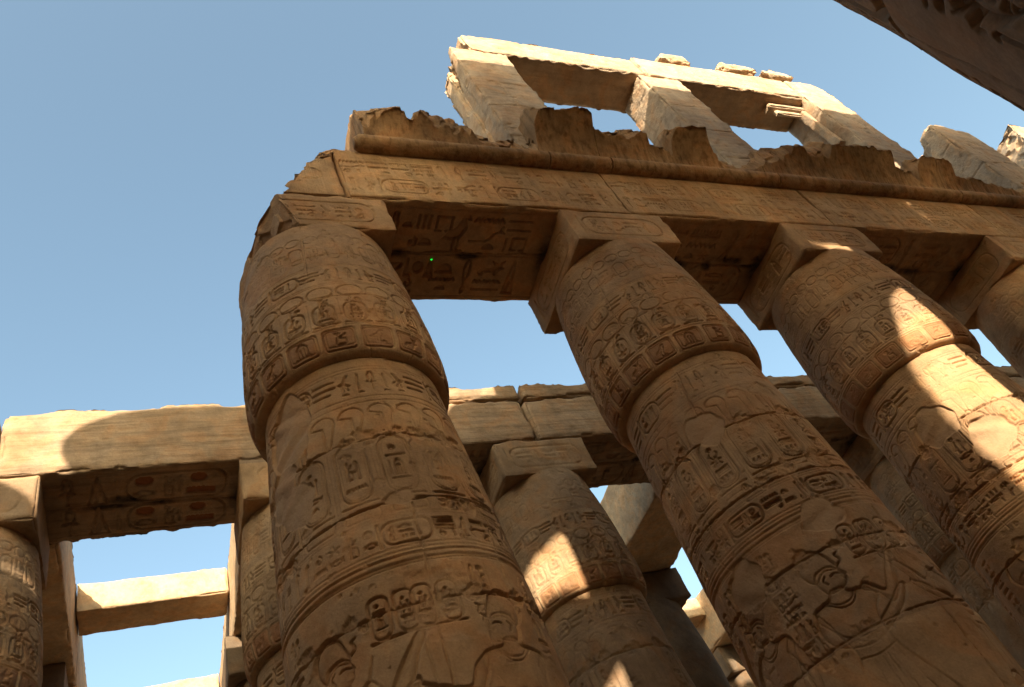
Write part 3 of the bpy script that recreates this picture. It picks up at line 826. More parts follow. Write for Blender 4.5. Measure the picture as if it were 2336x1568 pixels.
# ------------------------------------------------------------------ front architrave blocks
YA0, YA1 = 6.69, 8.90
def arch_front_canvas(w, h, rng):
    cv = Canvas(w, h, .015)
    for z in (.14, .72, .76, 1.34): cv.hline(z, .007, .010)
    text_h(cv, .05, w - .02, .22, .66, rng, .034)
    text_h(cv, .05, w - .02, .83, 1.28, rng, .034)
    for _ in range(int(w * 3)): cv.chip(rng.uniform(0, w), rng.uniform(0, h), rng.uniform(.04, .2), rng, .01)
    for _ in range(int(w)): cv.crack(rng.uniform(0, w), rng.uniform(0, h), .07, rng.uniform(-.05, .05), 8, rng, .006, .014, .9)
    return cv
def soffit_canvas(w, h, rng, margin0, margin1, paint=.0, sootn=2, fixed=False):
    cv = Canvas(w, h, .0125)
    lo, hi = .16, h - .16
    mid = (lo + hi) / 2
    for y in (lo, hi, mid): cv.hline(y, .012, .022)
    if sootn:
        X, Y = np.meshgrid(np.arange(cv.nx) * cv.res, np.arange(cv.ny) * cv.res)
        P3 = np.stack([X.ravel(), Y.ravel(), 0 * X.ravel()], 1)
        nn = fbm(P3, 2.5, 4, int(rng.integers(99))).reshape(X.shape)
    for row, (a, b) in enumerate(((lo + .08, mid - .06), (mid + .06, hi - .08))):
        if fixed == 2:
            x = margin0 + .12; H_ = (b - a)
            R1 = [('lasso', .0, 0, .3, 1), ('loaf', .3, .55, .28, .25), ('strokes', .62, .55, .38, .42), ('house', 1.08, .5, .42, .45), ('loaf', .75, .1, .34, .3), ('coil', .45, .05, .3, .35), ('bird', 1.3, .0, .72, 1.0), ('water', 2.02, .78, .7, .2), ('snake', 2.0, .2, .8, .55), ('loaf', 2.3, .05, .36, .26), ('bar', 2.86, .82, .62, .12), ('bar', 2.86, .58, .62, .12), ('stroke', 2.8, .02, .22, .45), ('house', 3.05, .05, .42, .42)]
            R2 = [('basket', .0, .5, .5, .4), ('leg', .5, .45, .28, .5), ('disc', .74, .5, .3, .4), ('tri', 1.08, .45, .2, .5), ('loaf', 1.3, .45, .5, .5), ('water', 1.25, .3, .6, .18), ('coil', .55, .1, .28, .3), ('loaf', .2, .12, .3, .25), ('loaf', 1.4, .05, .3, .22), ('lasso', 1.92, 0, .42, .96), ('hare', 2.4, .48, .72, .48), ('water', 2.36, .26, .7, .16), ('bar', 2.36, .04, .7, .12), ('tri', 3.15, .02, .34, .92), ('mouth', .0, -.05, .8, .14)]
            for nm, gx, gy, gw, gh in (R1 if row else R2): glyph(cv, nm, x + gx * H_ * .98, a + gy * H_, gw * H_, gh * H_, .075, hw=.018, paint=.25)
            continue
        if fixed:
            x = margin0 + .1; H_ = b - a
            glyph(cv, 'ankh', x, a, .5 * H_, H_, .06); glyph(cv, 'tri', x + .62 * H_, a, .55 * H_, H_, .06); glyph(cv, 'stroke', x + 1.2 * H_, a, .3 * H_, H_, .05)
            cv.stroke(rrect(x + 1.55 * H_, a, 2.35 * H_, H_, .4 * H_), .018, .05)
            cv.fill(ell(x + 1.95 * H_, a + .72 * H_, .22 * H_, .17 * H_), .05, .4, paint=1.2); glyph(cv, 'mouth', x + 1.7 * H_, a + .1 * H_, .5 * H_, .36 * H_, .05, paint=.8)
            glyph(cv, 'seated', x + 2.3 * H_, a + .1 * H_, .4 * H_, .8 * H_, .06); glyph(cv, 'ankh', x + 2.66 * H_, a + .25 * H_, .2 * H_, .6 * H_, .05)
            cv.fill(ell(x + 3.2 * H_, a + .74 * H_, .2 * H_, .16 * H_), .05, .4, paint=1.2)
            cv.fill([(x + 2.92 * H_, a + .14 * H_), (x + 3.6 * H_, a + .14 * H_), (x + 3.6 * H_, a + .36 * H_), (x + 2.92 * H_, a + .36 * H_)], .05, .3, paint=1.1)
            for q in range(6): cv.stroke([(x + (2.98 + .11 * q) * H_, a + .36 * H_), (x + (2.98 + .11 * q) * H_, a + .5 * H_)], .012, .05)
            glyph(cv, 'bee', x + 4.1 * H_, a + .2 * H_, .6 * H_, .75 * H_, .06, paint=.7, flip=True); glyph(cv, 'loaf', x + 4.2 * H_, a, .35 * H_, .16 * H_, .05)
            glyph(cv, 'plant', x + 4.75 * H_, a, .35 * H_, H_, .06); glyph(cv, 'ankh', x + 5.15 * H_, a, .4 * H_, H_, .06)
            continue
        text_h(cv, margin0 + .1, w - margin1 - .1, a, b, rng, .07, paint=max(paint, .2))
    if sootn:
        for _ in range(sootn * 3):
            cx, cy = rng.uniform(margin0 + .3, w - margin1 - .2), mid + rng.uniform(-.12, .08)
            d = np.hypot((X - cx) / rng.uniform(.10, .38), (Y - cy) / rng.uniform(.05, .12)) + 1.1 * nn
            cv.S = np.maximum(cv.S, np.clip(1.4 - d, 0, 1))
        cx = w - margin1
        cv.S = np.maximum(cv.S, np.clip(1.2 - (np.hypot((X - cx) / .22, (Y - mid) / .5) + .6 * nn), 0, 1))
        cv.crack(0, mid, .12, 0, int(w / .12) + 1, rng, .014, .05, .3)
    cv.H = cv.H[::-1]; cv.P = cv.P[::-1]
    return cv
AX = [1.52, 3.05, 8.54, 13.9, 19.7, 26.0, 33.0]
AL = ["broken slanting stone at the left end of the front architrave above the damaged abacus",
      "front architrave block between the first two front columns, deep hieroglyphs underneath",
      "front architrave block between the second and third front columns, right of the open crack",
      "front architrave block between the third and fourth front columns",
      "front architrave block running out of the photo on the right",
      "front architrave block farthest right, at the frame edge"]
for i in range(6):
    x0, x1 = AX[i] + .006, AX[i + 1] - .006
    if i == 0: x1 -= .01
    rng = np.random.default_rng(70 + i)
    cuts = ()
    if i == 0:
        cuts = [((3.08, 6.69, 13.32), (-.83, 0, .56), (1, 0, 0), .22), ((1.97, 6.69, 11.7), (-.94, -.34, 0), (1, 0, 0), .12)]
    b = (x0, x1, YA0, YA1, ZT, 13.33)
    m0 = 0 if i == 0 else max(0, [0, 3.70, 9.21, 14.48, 20.97, 27.5][i] - x0)
    m1 = 0 if i == 0 else max(0, x1 - [0, 6.97, 12.24, 18.73, 25.0, 31][i])
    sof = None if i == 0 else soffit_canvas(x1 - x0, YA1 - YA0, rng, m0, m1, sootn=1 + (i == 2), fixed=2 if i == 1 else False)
    cv = arch_front_canvas(x1 - x0, 1.64, rng)
    if i == 0: cv.H[:] = 0; cv.stroke(rrect(.7, .5, .5, .35, .17), .012, .016)
    o = block("architrave_block", b, M['frontarch'], .02 if i not in (1, 2) else .0135, 90 + i, origin=(x0, YF, ZT), front=cv, soffit=sof, rough=.012, chip=.045, cuts=cuts)
    tag(o, AL[i], "architrave block", "front architrave blocks")
print("architrave", round(time.time() - T0, 1))

# ------------------------------------------------------------------ cavetto cornice with torus moulding
TOPS = [(3.55, 14.22), (3.69, 14.29), (3.97, 14.35), (4.44, 14.41), (4.60, 14.40), (4.66, 14.22), (4.74, 14.22), (4.79, 14.37), (5.07, 14.44), (5.38, 14.39), (5.74, 14.31), (6.01, 14.25), (6.12, 14.1), (6.17, 14.08), (6.63, 13.98), (7.14, 14.08), (7.27, 13.99), (7.36, 14.02),
        (7.40, 14.64), (7.64, 14.70), (7.87, 14.73), (8.7, 14.76), (8.80, 14.74), (8.84, 14.42), (9.31, 14.40), (9.89, 14.51), (10.18, 14.52), (10.22, 14.26), (10.58, 14.2), (10.78, 14.16), (10.83, 14.55), (11.03, 14.66), (11.83, 14.71), (11.90, 14.5), (12.0, 14.26), (12.31, 14.09), (12.7, 13.88), (13.1, 14.0),
        (13.57, 14.34), (14.59, 14.55), (15.48, 14.56), (15.52, 14.5), (15.61, 14.66), (16.66, 14.69), (17.80, 14.66), (17.86, 14.36), (18.41, 14.23), (18.66, 14.2), (18.70, 14.56), (19.05, 14.63), (20.06, 14.60), (20.12, 14.29), (21.0, 14.24), (22.18, 14.07), (23.4, 13.9), (24, 14.3), (25.5, 14.5), (26, 14.1), (28, 14.0), (30, 14.3), (33, 14.1)]
TX = np.array([p[0] for p in TOPS]); TZ = np.array([p[1] for p in TOPS])
def yprof(z):
    s = np.clip((z - 13.5) / 1.3, 0, 1.2); return 6.66 - .72 * s ** 2.0
def cornice(x0, x1, seed, label, left_broken=False):
    root = thing("cornice_block", (x0, YF, 13.33), label, "cornice", "cavetto cornice blocks")
    o = np.array([x0, YF, 13.33])
    rng = np.random.default_rng(seed)
    nx = int((x1 - x0) / .022) + 2
    x = np.linspace(x0, x1, nx)
    hb = np.interp(x, TX, TZ)
    P1 = np.stack([x, 0 * x, 0 * x], 1)
    hb = hb + .05 * fbm(P1, 4, 2, seed) + .022 * np.sign(vnoise(P1, 6, seed + 2)) * (.5 + .5 * vnoise(P1, 3, seed + 4)) + .010 * fbm(P1, 25, 2, seed + 1)
    back = 7.75 + .15 * fbm(P1, 1.5, 2, seed + 2)
    K, Q, B, D = 46, 14, 22, 12
    pts = []
    zb = 13.50
    whole = np.zeros(nx)
    for a_, b_ in ((7.40, 8.80), (10.83, 11.9), (15.6, 17.8), (18.7, 20.06)): whole = np.maximum(whole, np.clip(np.minimum(x - a_, b_ - x) / .12, 0, 1))
    drop = np.clip(.15 + .42 * fbm(P1, 1.3, 3, seed + 20) + .10 * facet(P1, 4, seed + 21), .02, .6) * (1 - .93 * whole)
    hf = np.maximum(hb - drop, np.minimum(hb - .03, 13.75))
    y2 = yprof(hb) + .30 * (hb - hf) / .3
    z2 = hb * y2 / yprof(hb)
    for k in range(K):
        z = zb + (hf - zb) * k / (K - 1)
        pts.append(np.stack([x, yprof(z), z], 1))
    f0 = yprof(hf)
    for k in range(1, Q):
        t = k / (Q - 1)
        pts.append(np.stack([x, f0 + (y2 - f0) * t, hf + (z2 - hf) * t], 1))
    for k in range(1, B):
        t = k / (B - 1)
        pts.append(np.stack([x, y2 + (back - y2) * t, z2 + .25 * (1 - whole) * np.clip(t * 1.5, 0, 1) - .02 * t], 1))
    zt = pts[-1][:, 2]
    for k in range(1, D):
        t = k / (D - 1)
        pts.append(np.stack([x, back, zt + (13.335 - zt) * t], 1))
    A = np.array(pts)                                   # rows, nx, 3
    n = A.shape[0]
    P = A.reshape(-1, 3).copy()
    nz = (fbm(P, 2.4, 4, seed + 5)).reshape(n, nx); n2 = fbm(P, 9, 3, seed + 6).reshape(n, nx)
    amp = np.full((n, 1), .0); amp[:K] = .012; amp[K:] = .12; amp[K - 3:K] = .03; amp[K:K + Q] = .07
    fc = facet(P, 3.4, seed + 12).reshape(n, nx)
    A[:, :, 2] += np.where(np.arange(n)[:, None] >= K, amp * (.5 * nz + .3 * n2 + .9 * fc), 0) * np.clip(np.arange(n)[:, None] - K + 1, 0, 4) / 4
    A[K:K + Q, :, 1] += .06 * fc[K:K + Q] + .03 * nz[K:K + Q]
    A[:K, :, 1] -= (.014 * nz[:K] + .006 * n2[:K])
    # faint carved palm leaves on the cavetto
    fl = np.abs(((x / .17) % 1) - .5) < .11
    rowf = np.clip(np.arange(K)[:, None] / K * 3, 0, 1)
    A[:K, :, 1] += .010 * fl[None, :] * rowf * (vnoise(P, 1.3, 3).reshape(n, nx)[:K] > -.3)
    V = [A.reshape(-1, 3)]; Fc = [grid_faces(n, nx)]
    off = n * nx
    # end caps: fan grid between the outline and an inner line
    for side, col in ((0, 0), (1, nx - 1)):
        ring = A[:, col, :]
        c = np.array([ring[0, 0], 7.1, 13.6])
        M_ = 10
        ts = np.linspace(0, 1, M_)[:, None, None]
        cap = ring[None] * (1 - ts) + c[None, None] * ts
        cp = cap.reshape(-1, 3); nn = fbm(cp, 4, 3, seed + 8)
        wgt = np.repeat(np.sin(np.linspace(0, math.pi / 2, M_)), n)
        cp[:, 0] += nn * .07 * wgt * (1 if left_broken or True else 0)
        V.append(cp); Fc.append(grid_faces(M_, n, off, flip=(side == 0))); off += len(cp)
    V = np.concatenate(V)
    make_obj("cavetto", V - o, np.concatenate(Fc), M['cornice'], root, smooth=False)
    # torus roll
    xs = np.arange(3.45 if left_broken else x0 + .004, x1 - .002, .03); xs = np.append(xs, x1 - .003)
    if left_broken: xs = xs[xs > 3.42]
    a = np.linspace(math.radians(75), math.radians(300), 26)
    X, Aa = np.meshgrid(xs, a)
    P = np.stack([X.ravel(), 6.60 - .19 * np.sin(Aa).ravel() * 0 - .19 * np.cos(Aa - math.pi).ravel() * 0, 13.41 + 0 * X.ravel()], 1)
    r_ = .185 + .006 * fbm(np.stack([X.ravel(), Aa.ravel(), 0 * X.ravel()], 1), 3, 3, seed + 4)
    if left_broken: r_ = r_ * np.clip((X.ravel() - 3.30) / .25, .55, 1)
    P[:, 1] = 6.66 + r_ * np.cos(Aa.ravel()) - .05; P[:, 2] = 13.41 + r_ * np.sin(Aa.ravel())
    Ft = grid_faces(len(a), len(xs), 0, flip=True)
    P2 = [P]; F2 = [Ft]; off = len(P)
    for col in (0, len(xs) - 1):
        ring = P.reshape(len(a), len(xs), 3)[:, col]
        cc_ = np.array([ring[0, 0], 6.64, 13.41])
        ca_ = np.concatenate([ring, ring * .02 + cc_ * .98]); P2.append(ca_)
        F2.append(grid_faces(2, len(a), off, flip=(col != 0))); off += len(ca_)
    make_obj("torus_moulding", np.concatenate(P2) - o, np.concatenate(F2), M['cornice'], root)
    return root
CX = [3.74, 7.38, 8.82, 13.3, 19.45, 26, 33]
CLB = ["cornice piece at the left end, low ragged top above the first front column",
       "tall surviving hollow curved cornice block with dark face between two low broken stretches",
       "cornice piece from the crack rightwards, with one upright broken tooth near its right end",
       "long high cornice piece above the third front column, one sunlit nick on its right side",
       "cornice piece near the right edge with a small upright block",
       "cornice piece cut by the right edge of the photo"]
for i in range(6):
    cornice(CX[i] + (.012 if i else 0), CX[i + 1] - .012, 200 + i * 7, CLB[i], left_broken=(i == 0))
print("cornice", round(time.time() - T0, 1))

# ------------------------------------------------------------------ clerestory windows
YC = 6.72
def pier_canvas(w, h, rng, seams):
    cv = Canvas(w, h, .02)
    for s in seams: cv.crack(0, s, .15, 0, int(w / .15) + 2, rng, .012, .04, .35)
    for s in seams:
        cv.crack(rng.uniform(.3, w - .2), s, 0, .13, 10, rng, .009, .03, .3)
    for _ in range(30): cv.chip(rng.uniform(0, w), rng.uniform(0, h), rng.uniform(.03, .12), rng, .03)
    for _ in range(int(w * 3)): cv.crack(rng.uniform(0, w), rng.uniform(0, h), .1, rng.uniform(-.02, .02), int(rng.integers(3, 9)), rng, .008, .02, .4)
    for _ in range(8): cv.chip(rng.uniform(0, w), rng.uniform(0, h), rng.uniform(.06, .3), rng, .018)
    return cv
PIERS = [(7.06, 8.69, 1.12, 19.60, "leftmost clerestory pier, its flaked left side facing open sky"),
         (12.69, 14.16, 1.20, 19.60, "clerestory pier between the two window openings, under the lintel joint"),
         (19.02, 20.62, 1.25, 21.05, "clerestory pier at the right end of the lintels, scrap of grille beside it"),
         (23.67, 25.50, 1.6, 18.9, "free standing broken clerestory pier right of the windows, cracked top"),
         (28.2, 31.8, 2.0, 20.0, "stepped ragged clerestory pier at the right edge of the photo")]
for i, (x0, x1, dp, zt, lb) in enumerate(PIERS):
    rng = np.random.default_rng(300 + i)
    z0 = 13.34
    fr = pier_canvas(x1 - x0, zt - z0, rng, [1.4, 2.9, 4.3, 5.5])
    lf = pier_canvas(dp, zt - z0, rng, [1.4, 2.9, 4.3, 5.5])
    cuts = []
    if i == 0: cuts = [((7.02, 7.3, 17.2), (-.85, .5, .1), (1, 0, 0), .16)]
    if i == 2: cuts = [((20.1, 6.9, 21.03), (.78, 0, .62), (0, 0, 1), .10)]
    if i == 3: cuts = [((24.3, 6.72, 18.9), (.35, 0, .9), (0, 0, 1), .25), ((23.8, 7.2, 18.7), (-.6, .35, .6), (0, 0, 1), .35), ((23.62, 7.9, 17.0), (-.8, .5, .3), (1, 0, 0), .3)]
    if i == 4: cuts = [((29.2, 6.72, 20.0), (-.7, .2, .6), (1, 0, 0), .14), ((28.4, 7.2, 18.2), (-.9, .1, .4), (1, 0, 0), .14)]
    o = block("clerestory_pier", (x0, x1, YC, YC + dp, z0, zt - .006), M['top'], .035, 310 + i, origin=((x0 + x1) / 2, YC + dp / 2, z0), front=fr, left=lf, rough=.03, chip=.09, chipsize=.14, cuts=cuts)
    tag(o, lb, "pier", "clerestory piers")
    if i == 0:
        # flaked buttress fragments clinging to the left side
        q = block("side_rebate", (6.93, 7.25, YC + .45, YC + 1.02, 15.2, 19.72), M['top'], .04, 331, origin=(0, 0, 0), rough=.05, chip=.16, chipsize=.2,
                  cuts=[((6.95, 7.2, 18.9), (-.5, .2, .8), (0, 0, 1), .2)])
        q.parent = o; q.location = (-(x0 + x1) / 2, -(YC + dp / 2), -z0)
LINT = [(7.62, 13.11, 19.60, 20.72, "left window lintel, sunlit, spanning from the leftmost pier to the joint"),
        (13.16, 19.02, 19.60, 20.98, "right window lintel, sunlit, carrying the loose roof stones")]
for i, (x0, x1, z0, z1, lb) in enumerate(LINT):
    rng = np.random.default_rng(350 + i)
    cv = pier_canvas(x1 - x0, z1 - z0, rng, [])
    o = block("lintel", (x0, x1, YC + .0, YC + 1.25, z0, z1), M['top'], .035, 352 + i, origin=((x0 + x1) / 2, YC + .6, z0), front=cv, rough=.03, chip=.10, chipsize=.13,
              cuts=[((7.7, 7.0, 19.8), (-.9, .1, -.1), (1, 0, 0), .12)] if i == 0 else ())
    tag(o, lb, "lintel", "clerestory lintels")
ROCKS = [(14.2, 15.45, .42, "rounded loose roof stone on the right lintel, leftmost of three"),
         (16.45, 18.0, .36, "low flat loose roof stone in the middle of the three on the right lintel"),
         (18.15, 19.5, .30, "small loose roof stone at the right end of the lintel")]
for i, (x0, x1, h, lb) in enumerate(ROCKS):
    o = block("loose_roof_stone", (x0, x1, YC - .12, YC + .9, 20.985 + .0, 20.985 + h + .18), M['top'], .03, 370 + i, origin=((x0 + x1) / 2, YC + .4, 20.985), rough=.03, chip=.10, chipsize=.30,
              cuts=[((x0 + .25, 7, 21.35), (-.6, -.1, .8), (0, 0, 1), .12), ((x1 - .3, 7, 21.35), (.5, 0, .85), (0, 0, 1), .12)])
    tag(o, lb, "stone", "loose stones on the lintel")
# the remains of the stone window grille
gr = thing("window_grille", (18.4, YC + .4, 18.6), "broken corner of a stone window grille left under the right end of the lintel", "grille")
og = np.array([18.4, YC + .4, 18.6])
for nm, b, sd in [("frame_rail", (17.55, 19.015, YC + .30, YC + .62, 19.36, 19.594), 1), ("frame_stile", (18.80, 19.015, YC + .32, YC + .60, 17.3, 19.35), 2),
                  ("slat", (17.75, 18.79, YC + .40, YC + .54, 19.1, 19.34), 3)]:
    V, F_, A = rough_box(*b, .025, 380 + sd, rough=.015, chip=.05, chipsize=.07)
    make_obj(nm, V - og, F_, M['top'], gr, A)
print("clerestory", round(time.time() - T0, 1))

# ================================================================== second row
YB = 14.058
BX = [-3.04, 2.87, 8.45, 14.15, 20.6]
BLB = ["second row bud column at the lower left corner, sun on its abacus",
       "second row bud column half hidden behind the nearest front column",
       "second row bud column between the first two front columns, with two sun patches",
       "grey shaded second row bud column between the second and third front columns",
       "second row bud column behind the right hand front columns, hardly visible"]
for i, x in enumerate(BX):
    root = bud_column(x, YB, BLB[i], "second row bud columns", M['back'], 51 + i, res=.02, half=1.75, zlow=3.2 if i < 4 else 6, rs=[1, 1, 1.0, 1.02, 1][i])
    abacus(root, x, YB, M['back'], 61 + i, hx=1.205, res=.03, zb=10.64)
print("second row", round(time.time() - T0, 1))
Y0, Y1 = 12.95, 15.16
def streak_canvas(w, h, rng):
    cv = Canvas(w, h, .02)
    for _ in range(int(w * 5)):
        cv.crack(rng.uniform(0, w), rng.uniform(0, h), .12, 0, int(rng.integers(3, 16)), rng, .007, .016, .25)
    for k in range(int(w / 1.1)):
        nm = ['eye', 'coil', 'mouth', 'bird', 'loaf', 'disc', 'reed'][rng.integers(7)]
        glyph(cv, nm, .3 + k * 1.1 + rng.uniform(0, .3), h * rng.uniform(.3, .6), .4, .3, .010)
    for _ in range(int(w * 4)): cv.chip(rng.uniform(0, w), rng.uniform(0, h), rng.uniform(.05, .25), rng, .015)
    return cv
B2X = [-9.0, -2.62, 2.9, 8.5, 14.2, 20.6, 27, 34]
B2L = ["second row architrave block past the cracked joint at the left edge",
       "second row architrave block above the open bay at lower left, half sunlit, painted hieroglyphs beneath",
       "second row architrave block behind the nearest front column",
       "second row architrave block right of the wide weathered joint above the sun patched column",
       "second row architrave block seen between the second and third front columns",
       "second row architrave block seen at the far right", "second row architrave block beyond the right edge of the photo"]
for i in range(7):
    x0, x1 = B2X[i] + .015, B2X[i + 1] - .015
    rng = np.random.default_rng(400 + i)
    zt = 13.39 if i < 2 else 13.10
    m0 = 0 if i < 1 else [0, .85, 1.2, 1.2, 1.2, 1.2, 1.2][i]; m1 = 1.2
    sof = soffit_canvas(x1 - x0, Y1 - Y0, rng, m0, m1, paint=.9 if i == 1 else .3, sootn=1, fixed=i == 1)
    cv = streak_canvas(x1 - x0, zt - ZT, rng)
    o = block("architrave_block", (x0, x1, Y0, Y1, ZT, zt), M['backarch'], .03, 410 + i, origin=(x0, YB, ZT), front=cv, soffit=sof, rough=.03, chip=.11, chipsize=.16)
    tag(o, B2L[i], "architrave block", "second row architrave blocks")
CPX = [5.6, 8.62, 14.0, 19.2, 24.2, 30]
CPL = ["upper course slab on the second row with the spot of sun, left of gap", "upper course slab on the second row architrave right of the gap above the weathered joint",
       "upper course slab on the second row architrave between the second and third front columns", "upper course slab on the second row architrave behind the third front column",
       "upper course slab on the second row architrave at the right edge"]
for i in range(5):
    x0, x1 = CPX[i] + .03, CPX[i + 1] - .03
    o = block("coping_slab", (x0, x1, Y0 + .03, Y1 - .2, 13.145, 13.66), M['backarch'], .03, 430 + i, origin=(x0, YB, 13.12), front=streak_canvas(x1 - x0, .52, np.random.default_rng(440 + i)), rough=.03, chip=.12, chipsize=.16)
    tag(o, CPL[i], "slab", "upper course slabs of the second row")

# ------------------------------------------------------------------ cross architraves running back from the second row
YC3, YC4 = 20.65, 27.1
XL = ["left", "A", "B", "C", "D"]
CLL = ["cross beam running back from the lower left column, dark underneath", "cross beam running back behind the nearest front column, a thin sunlit edge showing",
       "cross beam running back from the sun patched column", "large speckled cross beam with dark underside between the second and third front columns", "cross beam running back from the last second row column"]
for i, x in enumerate(BX):
    for k, (ya, yb) in enumerate([(Y1 + .01, YC3 - .01), (YC3 + .01, YC4)]):
        hx = 1.17
        xx = [x + .19, x + .17, x, x, x + .65][i]
        o = block("cross_beam", (xx - hx, xx + hx, ya, yb, ZT, 13.68), M['concrete'], .05, 450 + i * 2 + k, origin=(xx, ya, ZT), rough=.025, chip=.08, chipsize=.14)
        tag(o, (CLL[i] if k == 0 else ["farther left hand cross beam at the lower left, past the first tie beam", "farther cross beam behind the nearest front column, hidden", "farther cross beam behind the sun patched column, hidden", "farther cross beam beyond the dark third row column", "farther sunlit cross beam low beside the second front column"][i]), "beam", "cross beams behind the second row")
for k, (xa, xb, y, z1, lb) in enumerate([(BX[0] + 1.37, BX[1] - 1.01, 19.24, 13.60, "sunlit tie beam crossing the open bay at lower left, nearer of the two"),
                                         (BX[0] + 1.37, BX[1] - 1.01, 24.7, 13.60, "sunlit tie beam at the bottom edge of the open bay at lower left"),
                                         (BX[3] + 1.19, BX[4] - .5, 25.2, 13.60, "sunlit tie beam glimpsed low between the second front column and the dark beam")]):
    o = block("tie_beam", (xa, xb, y, y + 1.12, 12.8, z1), M['concrete'], .04, 470 + k, origin=(xa, y, ZT), rough=.012, chip=.035, chipsize=.08)
    tag(o, lb, "beam", "tie beams")

# ------------------------------------------------------------------ third and fourth rows: one column with its parts, copied
def far_column(x, y, proto=None, label="", mat=None, seed=5):
    if proto is None:
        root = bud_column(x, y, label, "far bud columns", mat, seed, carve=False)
        V, F_, A = rough_box(x - 1.2, x + 1.2, y - 1.15, y + 1.15, 10.6, ZT - .004, .05, 777, rough=.01, chip=.03)
        make_obj("abacus", V - np.array([x, y, GZ]), F_, mat, root, A)
        return root
    r = proto.copy(); COL.objects.link(r); r.location = (x, y, GZ); r["label"] = label
    for ch in list(proto.children):
        c = ch.copy(); COL.objects.link(c); c.parent = r
    return r
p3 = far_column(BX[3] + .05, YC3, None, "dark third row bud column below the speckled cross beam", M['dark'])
far_column(BX[0], YC3, p3, "dark third row bud column at the bottom left edge, its abacus showing")
far_column(BX[1], YC3, p3, "third row bud column hidden behind the nearest front column")
far_column(BX[2], YC3, p3, "third row bud column hidden behind the sun patched column")
far_column(21.4, YC4 - .2, p3, "fourth row bud column glimpsed low beside the second front column")
print("hall", round(time.time() - T0, 1))

# ================================================================== nave: giant open papyrus columns
def nave_column(X, Y, label, seed, carved=False, zo=0.0, abac=True, rim=3.2, rs=1.72, at=19.3):
    root = thing("giant_papyrus_column", (X, Y, GZ), label, "column", "giant nave columns")
    off = np.array([0, 0, -GZ])
    res = .0125
    rng = np.random.default_rng(seed)
    tc = math.atan2(-X, Y) if carved else 0
    if carved:
        half = 1.6; th = np.concatenate([np.arange(-half, half, res / rs), np.linspace(half, 2 * math.pi - half, 26)[:-1]])
        nf = int(np.sum(th < half))
    else: th = np.linspace(-math.pi, math.pi, 97)[:-1]
    theta = np.concatenate([th, th[:1]]) + tc
    rows = []
    if carved:
        t1, a = resample([(rs * .97, GZ + .3), (rs, 2.3)], .3); t2, b = resample([(rs, 2.3), (rs, 7.2)], res); t3, c = resample([(rs, 7.2), (rs * .95, 14.6 + zo)], .3)
        cv = Canvas(2 * half * rs, 4.9, res)
        W = cv.w
        for k in range(4):
            figure(cv, .3 + k * 1.7, -1.3, 3.0, rng, .08, flip=k % 2 == 0)
        for k in range(7):
            x = .1 + k * .85
            cartouche_v(cv, x, 1.6 + .25 * (k % 2), .46, 1.3, rng, .12, hw=.03)
            text_v(cv, x + .52, x + .8, .6, 4.6, rng, .11)
        for z in (1.9, 4.4, 4.5): cv.hline(z, .015, .03)
        for _ in range(60): cv.chip(rng.uniform(0, W), rng.uniform(0, 4.9), rng.uniform(.06, .3), rng, .03)
        for _ in range(14): cv.crack(rng.uniform(0, W), rng.uniform(0, 4.9), rng.uniform(-.04, .04), -.12, 12, rng, .01, .03, .9)
        rows = np.concatenate([a[:-1], b, c[1:]])
        H = np.zeros((len(rows), len(th)))
        uu = (th + half) * rs
        ci = np.clip((uu[:nf] / res).round().astype(int), 0, cv.nx - 1); rj = np.clip((t2 / res).round().astype(int), 0, cv.ny - 1)
        H[len(a) - 1:len(a) - 1 + len(b), :nf] = cv.H[np.ix_(rj, ci)]
    else:
        t1, rows = resample([(rs * .97, GZ + .3), (rs, 3), (rs * .95, 14.6 + zo)], .3); H = np.zeros((len(rows), len(th)))
    H = np.concatenate([H, H[:, :1]], 1)
    make_obj("shaft", lathe_mesh(rows, theta, H, X, Y, seed, .015) + off, grid_faces(len(rows), len(theta)), M['nave'], root)
    th2 = np.linspace(-math.pi, math.pi, 97)
    cp = [(rs * .95, 14.58), (rs * .98, 14.9), (rs * 1.02, 15.5), (rs * 1.1, 16.2), (rs * 1.28, 16.9), (rim * .8, 17.5), (rim * .97, 17.85), (rim, 17.95), (rim, 18.1), (rim * .9, 18.14), (.4, 18.15)]
    _, rows = resample([(r, z + zo) for r, z in cp], .06)
    make_obj("capital", lathe_mesh(rows, th2, np.zeros((len(rows), 97)), X, Y, seed + 1, .02) + off, grid_faces(len(rows), 97), M['nave'], root)
    if abac:
        V, F_, A = rough_box(X - 1.35, X + 1.35, Y - 1.35, Y + 1.35, 18.1 + zo, at, .1, seed + 2, rough=.01, chip=.05)
        make_obj("abacus", V - np.array([X, Y, GZ]), F_, M['nave'], root, A)
    return root
YN, YN2 = -.75, -9.15
NX0, NP, ZO2 = 5.2, 7.4, -.8
nave_column(5.2, -.67, "giant dark column shaft leaning into the top right corner, boldly carved", 500, carved=True)
OUT = "giant nave column behind the photographer, outside the photo"
nave_column(-3.1, YN - 1.0, OUT, 501, abac=False, zo=.45, rim=3.15)
nave_column(NX0 - 2 * NP - .5, YN - 1.0, OUT, 511, abac=False, zo=-.35, rim=3.3)
for k in range(1, 5): nave_column(NX0 + NP * k, YN, OUT, 502 + k)
for k in range(-2, 4): nave_column(NX0 + NP * k, YN2, OUT, 520 + k, abac=True, zo=ZO2 - (.2 if k == -1 else 0), at=19.18 if k < 0 else 18.48)
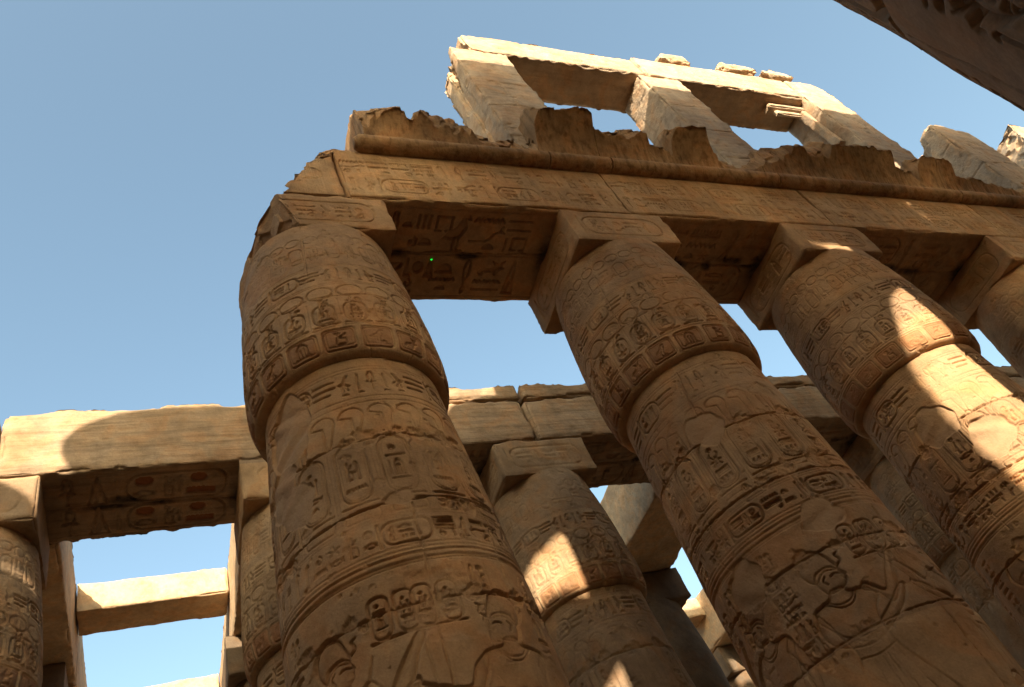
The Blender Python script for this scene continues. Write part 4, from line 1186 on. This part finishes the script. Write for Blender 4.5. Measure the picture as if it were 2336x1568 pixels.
def nave_arch(x0, x1, y, z0, z1, seed, cuts=()):
    o = block("nave_architrave", (x0, x1, y - 1.2, y + 1.2, z0, z1), M['nave'], .12, seed, origin=(x0, y, z0), rough=.04, chip=.12, chipsize=.3, cuts=cuts)
    tag(o, "architrave block high over the nave behind the photographer, outside the photo", "architrave block", "nave architrave blocks")
for k in range(0, 4): nave_arch(NX0 + NP * k - (.9 if k == 0 else 0) + .02, NX0 + NP * (k + 1) - .02, YN, 19.3, 21.7, 540 + k)
for k in range(-1, 3): nave_arch(NX0 + NP * k - .12 - (1.4 if k < 0 else 0), NX0 + NP * (k + 1) - (.75 if k > -1 else .1), YN2, 19.2 if k < 0 else 18.5, 21.75, 550 + k)  # unseen far blocks, end gaps and heights shaped to admit sun slivers
# unseen hall walls, added to hold back sky light and ground bounce
for k, (b_, lb) in enumerate([((-34, 62, -20, -17.6, GZ - .3, 15.2), "unseen long wall opposite, behind the photographer, added to block sky light"), ((-30, -26, -17.6, 48, GZ - .3, 26.0), "unseen end wall of the hall on the left, added to block sky light"),
                              ((58, 62, -17.6, 48, GZ - .3, 14.0), "unseen end wall of the hall on the right, added to block sky light"), ((-34, 62, 48, 51, GZ - .3, 13.0), "unseen far side wall of the hall, added behind the columns to block light")]):
    o = block("unseen_hall_wall", b_, M['dark'], .9, 600 + k, origin=(b_[0], b_[2], GZ), rough=.05, chip=.2, chipsize=1.0)
    tag(o, lb, "wall", "unseen hall walls")
# glowing disc set on the soffit to paint a laser pointer's light spot
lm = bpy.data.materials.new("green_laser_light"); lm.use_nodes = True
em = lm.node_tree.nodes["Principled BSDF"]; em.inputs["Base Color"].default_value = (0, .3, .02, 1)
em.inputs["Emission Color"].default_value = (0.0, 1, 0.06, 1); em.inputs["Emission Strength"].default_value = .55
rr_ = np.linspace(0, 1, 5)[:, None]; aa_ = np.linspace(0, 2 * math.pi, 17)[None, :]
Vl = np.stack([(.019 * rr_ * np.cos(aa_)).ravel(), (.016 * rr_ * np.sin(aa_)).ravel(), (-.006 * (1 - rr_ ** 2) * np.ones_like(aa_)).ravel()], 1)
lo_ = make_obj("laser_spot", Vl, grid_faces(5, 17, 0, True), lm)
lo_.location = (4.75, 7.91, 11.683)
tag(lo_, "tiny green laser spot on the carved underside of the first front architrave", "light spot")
print("TOTAL", round(time.time() - T0, 1))
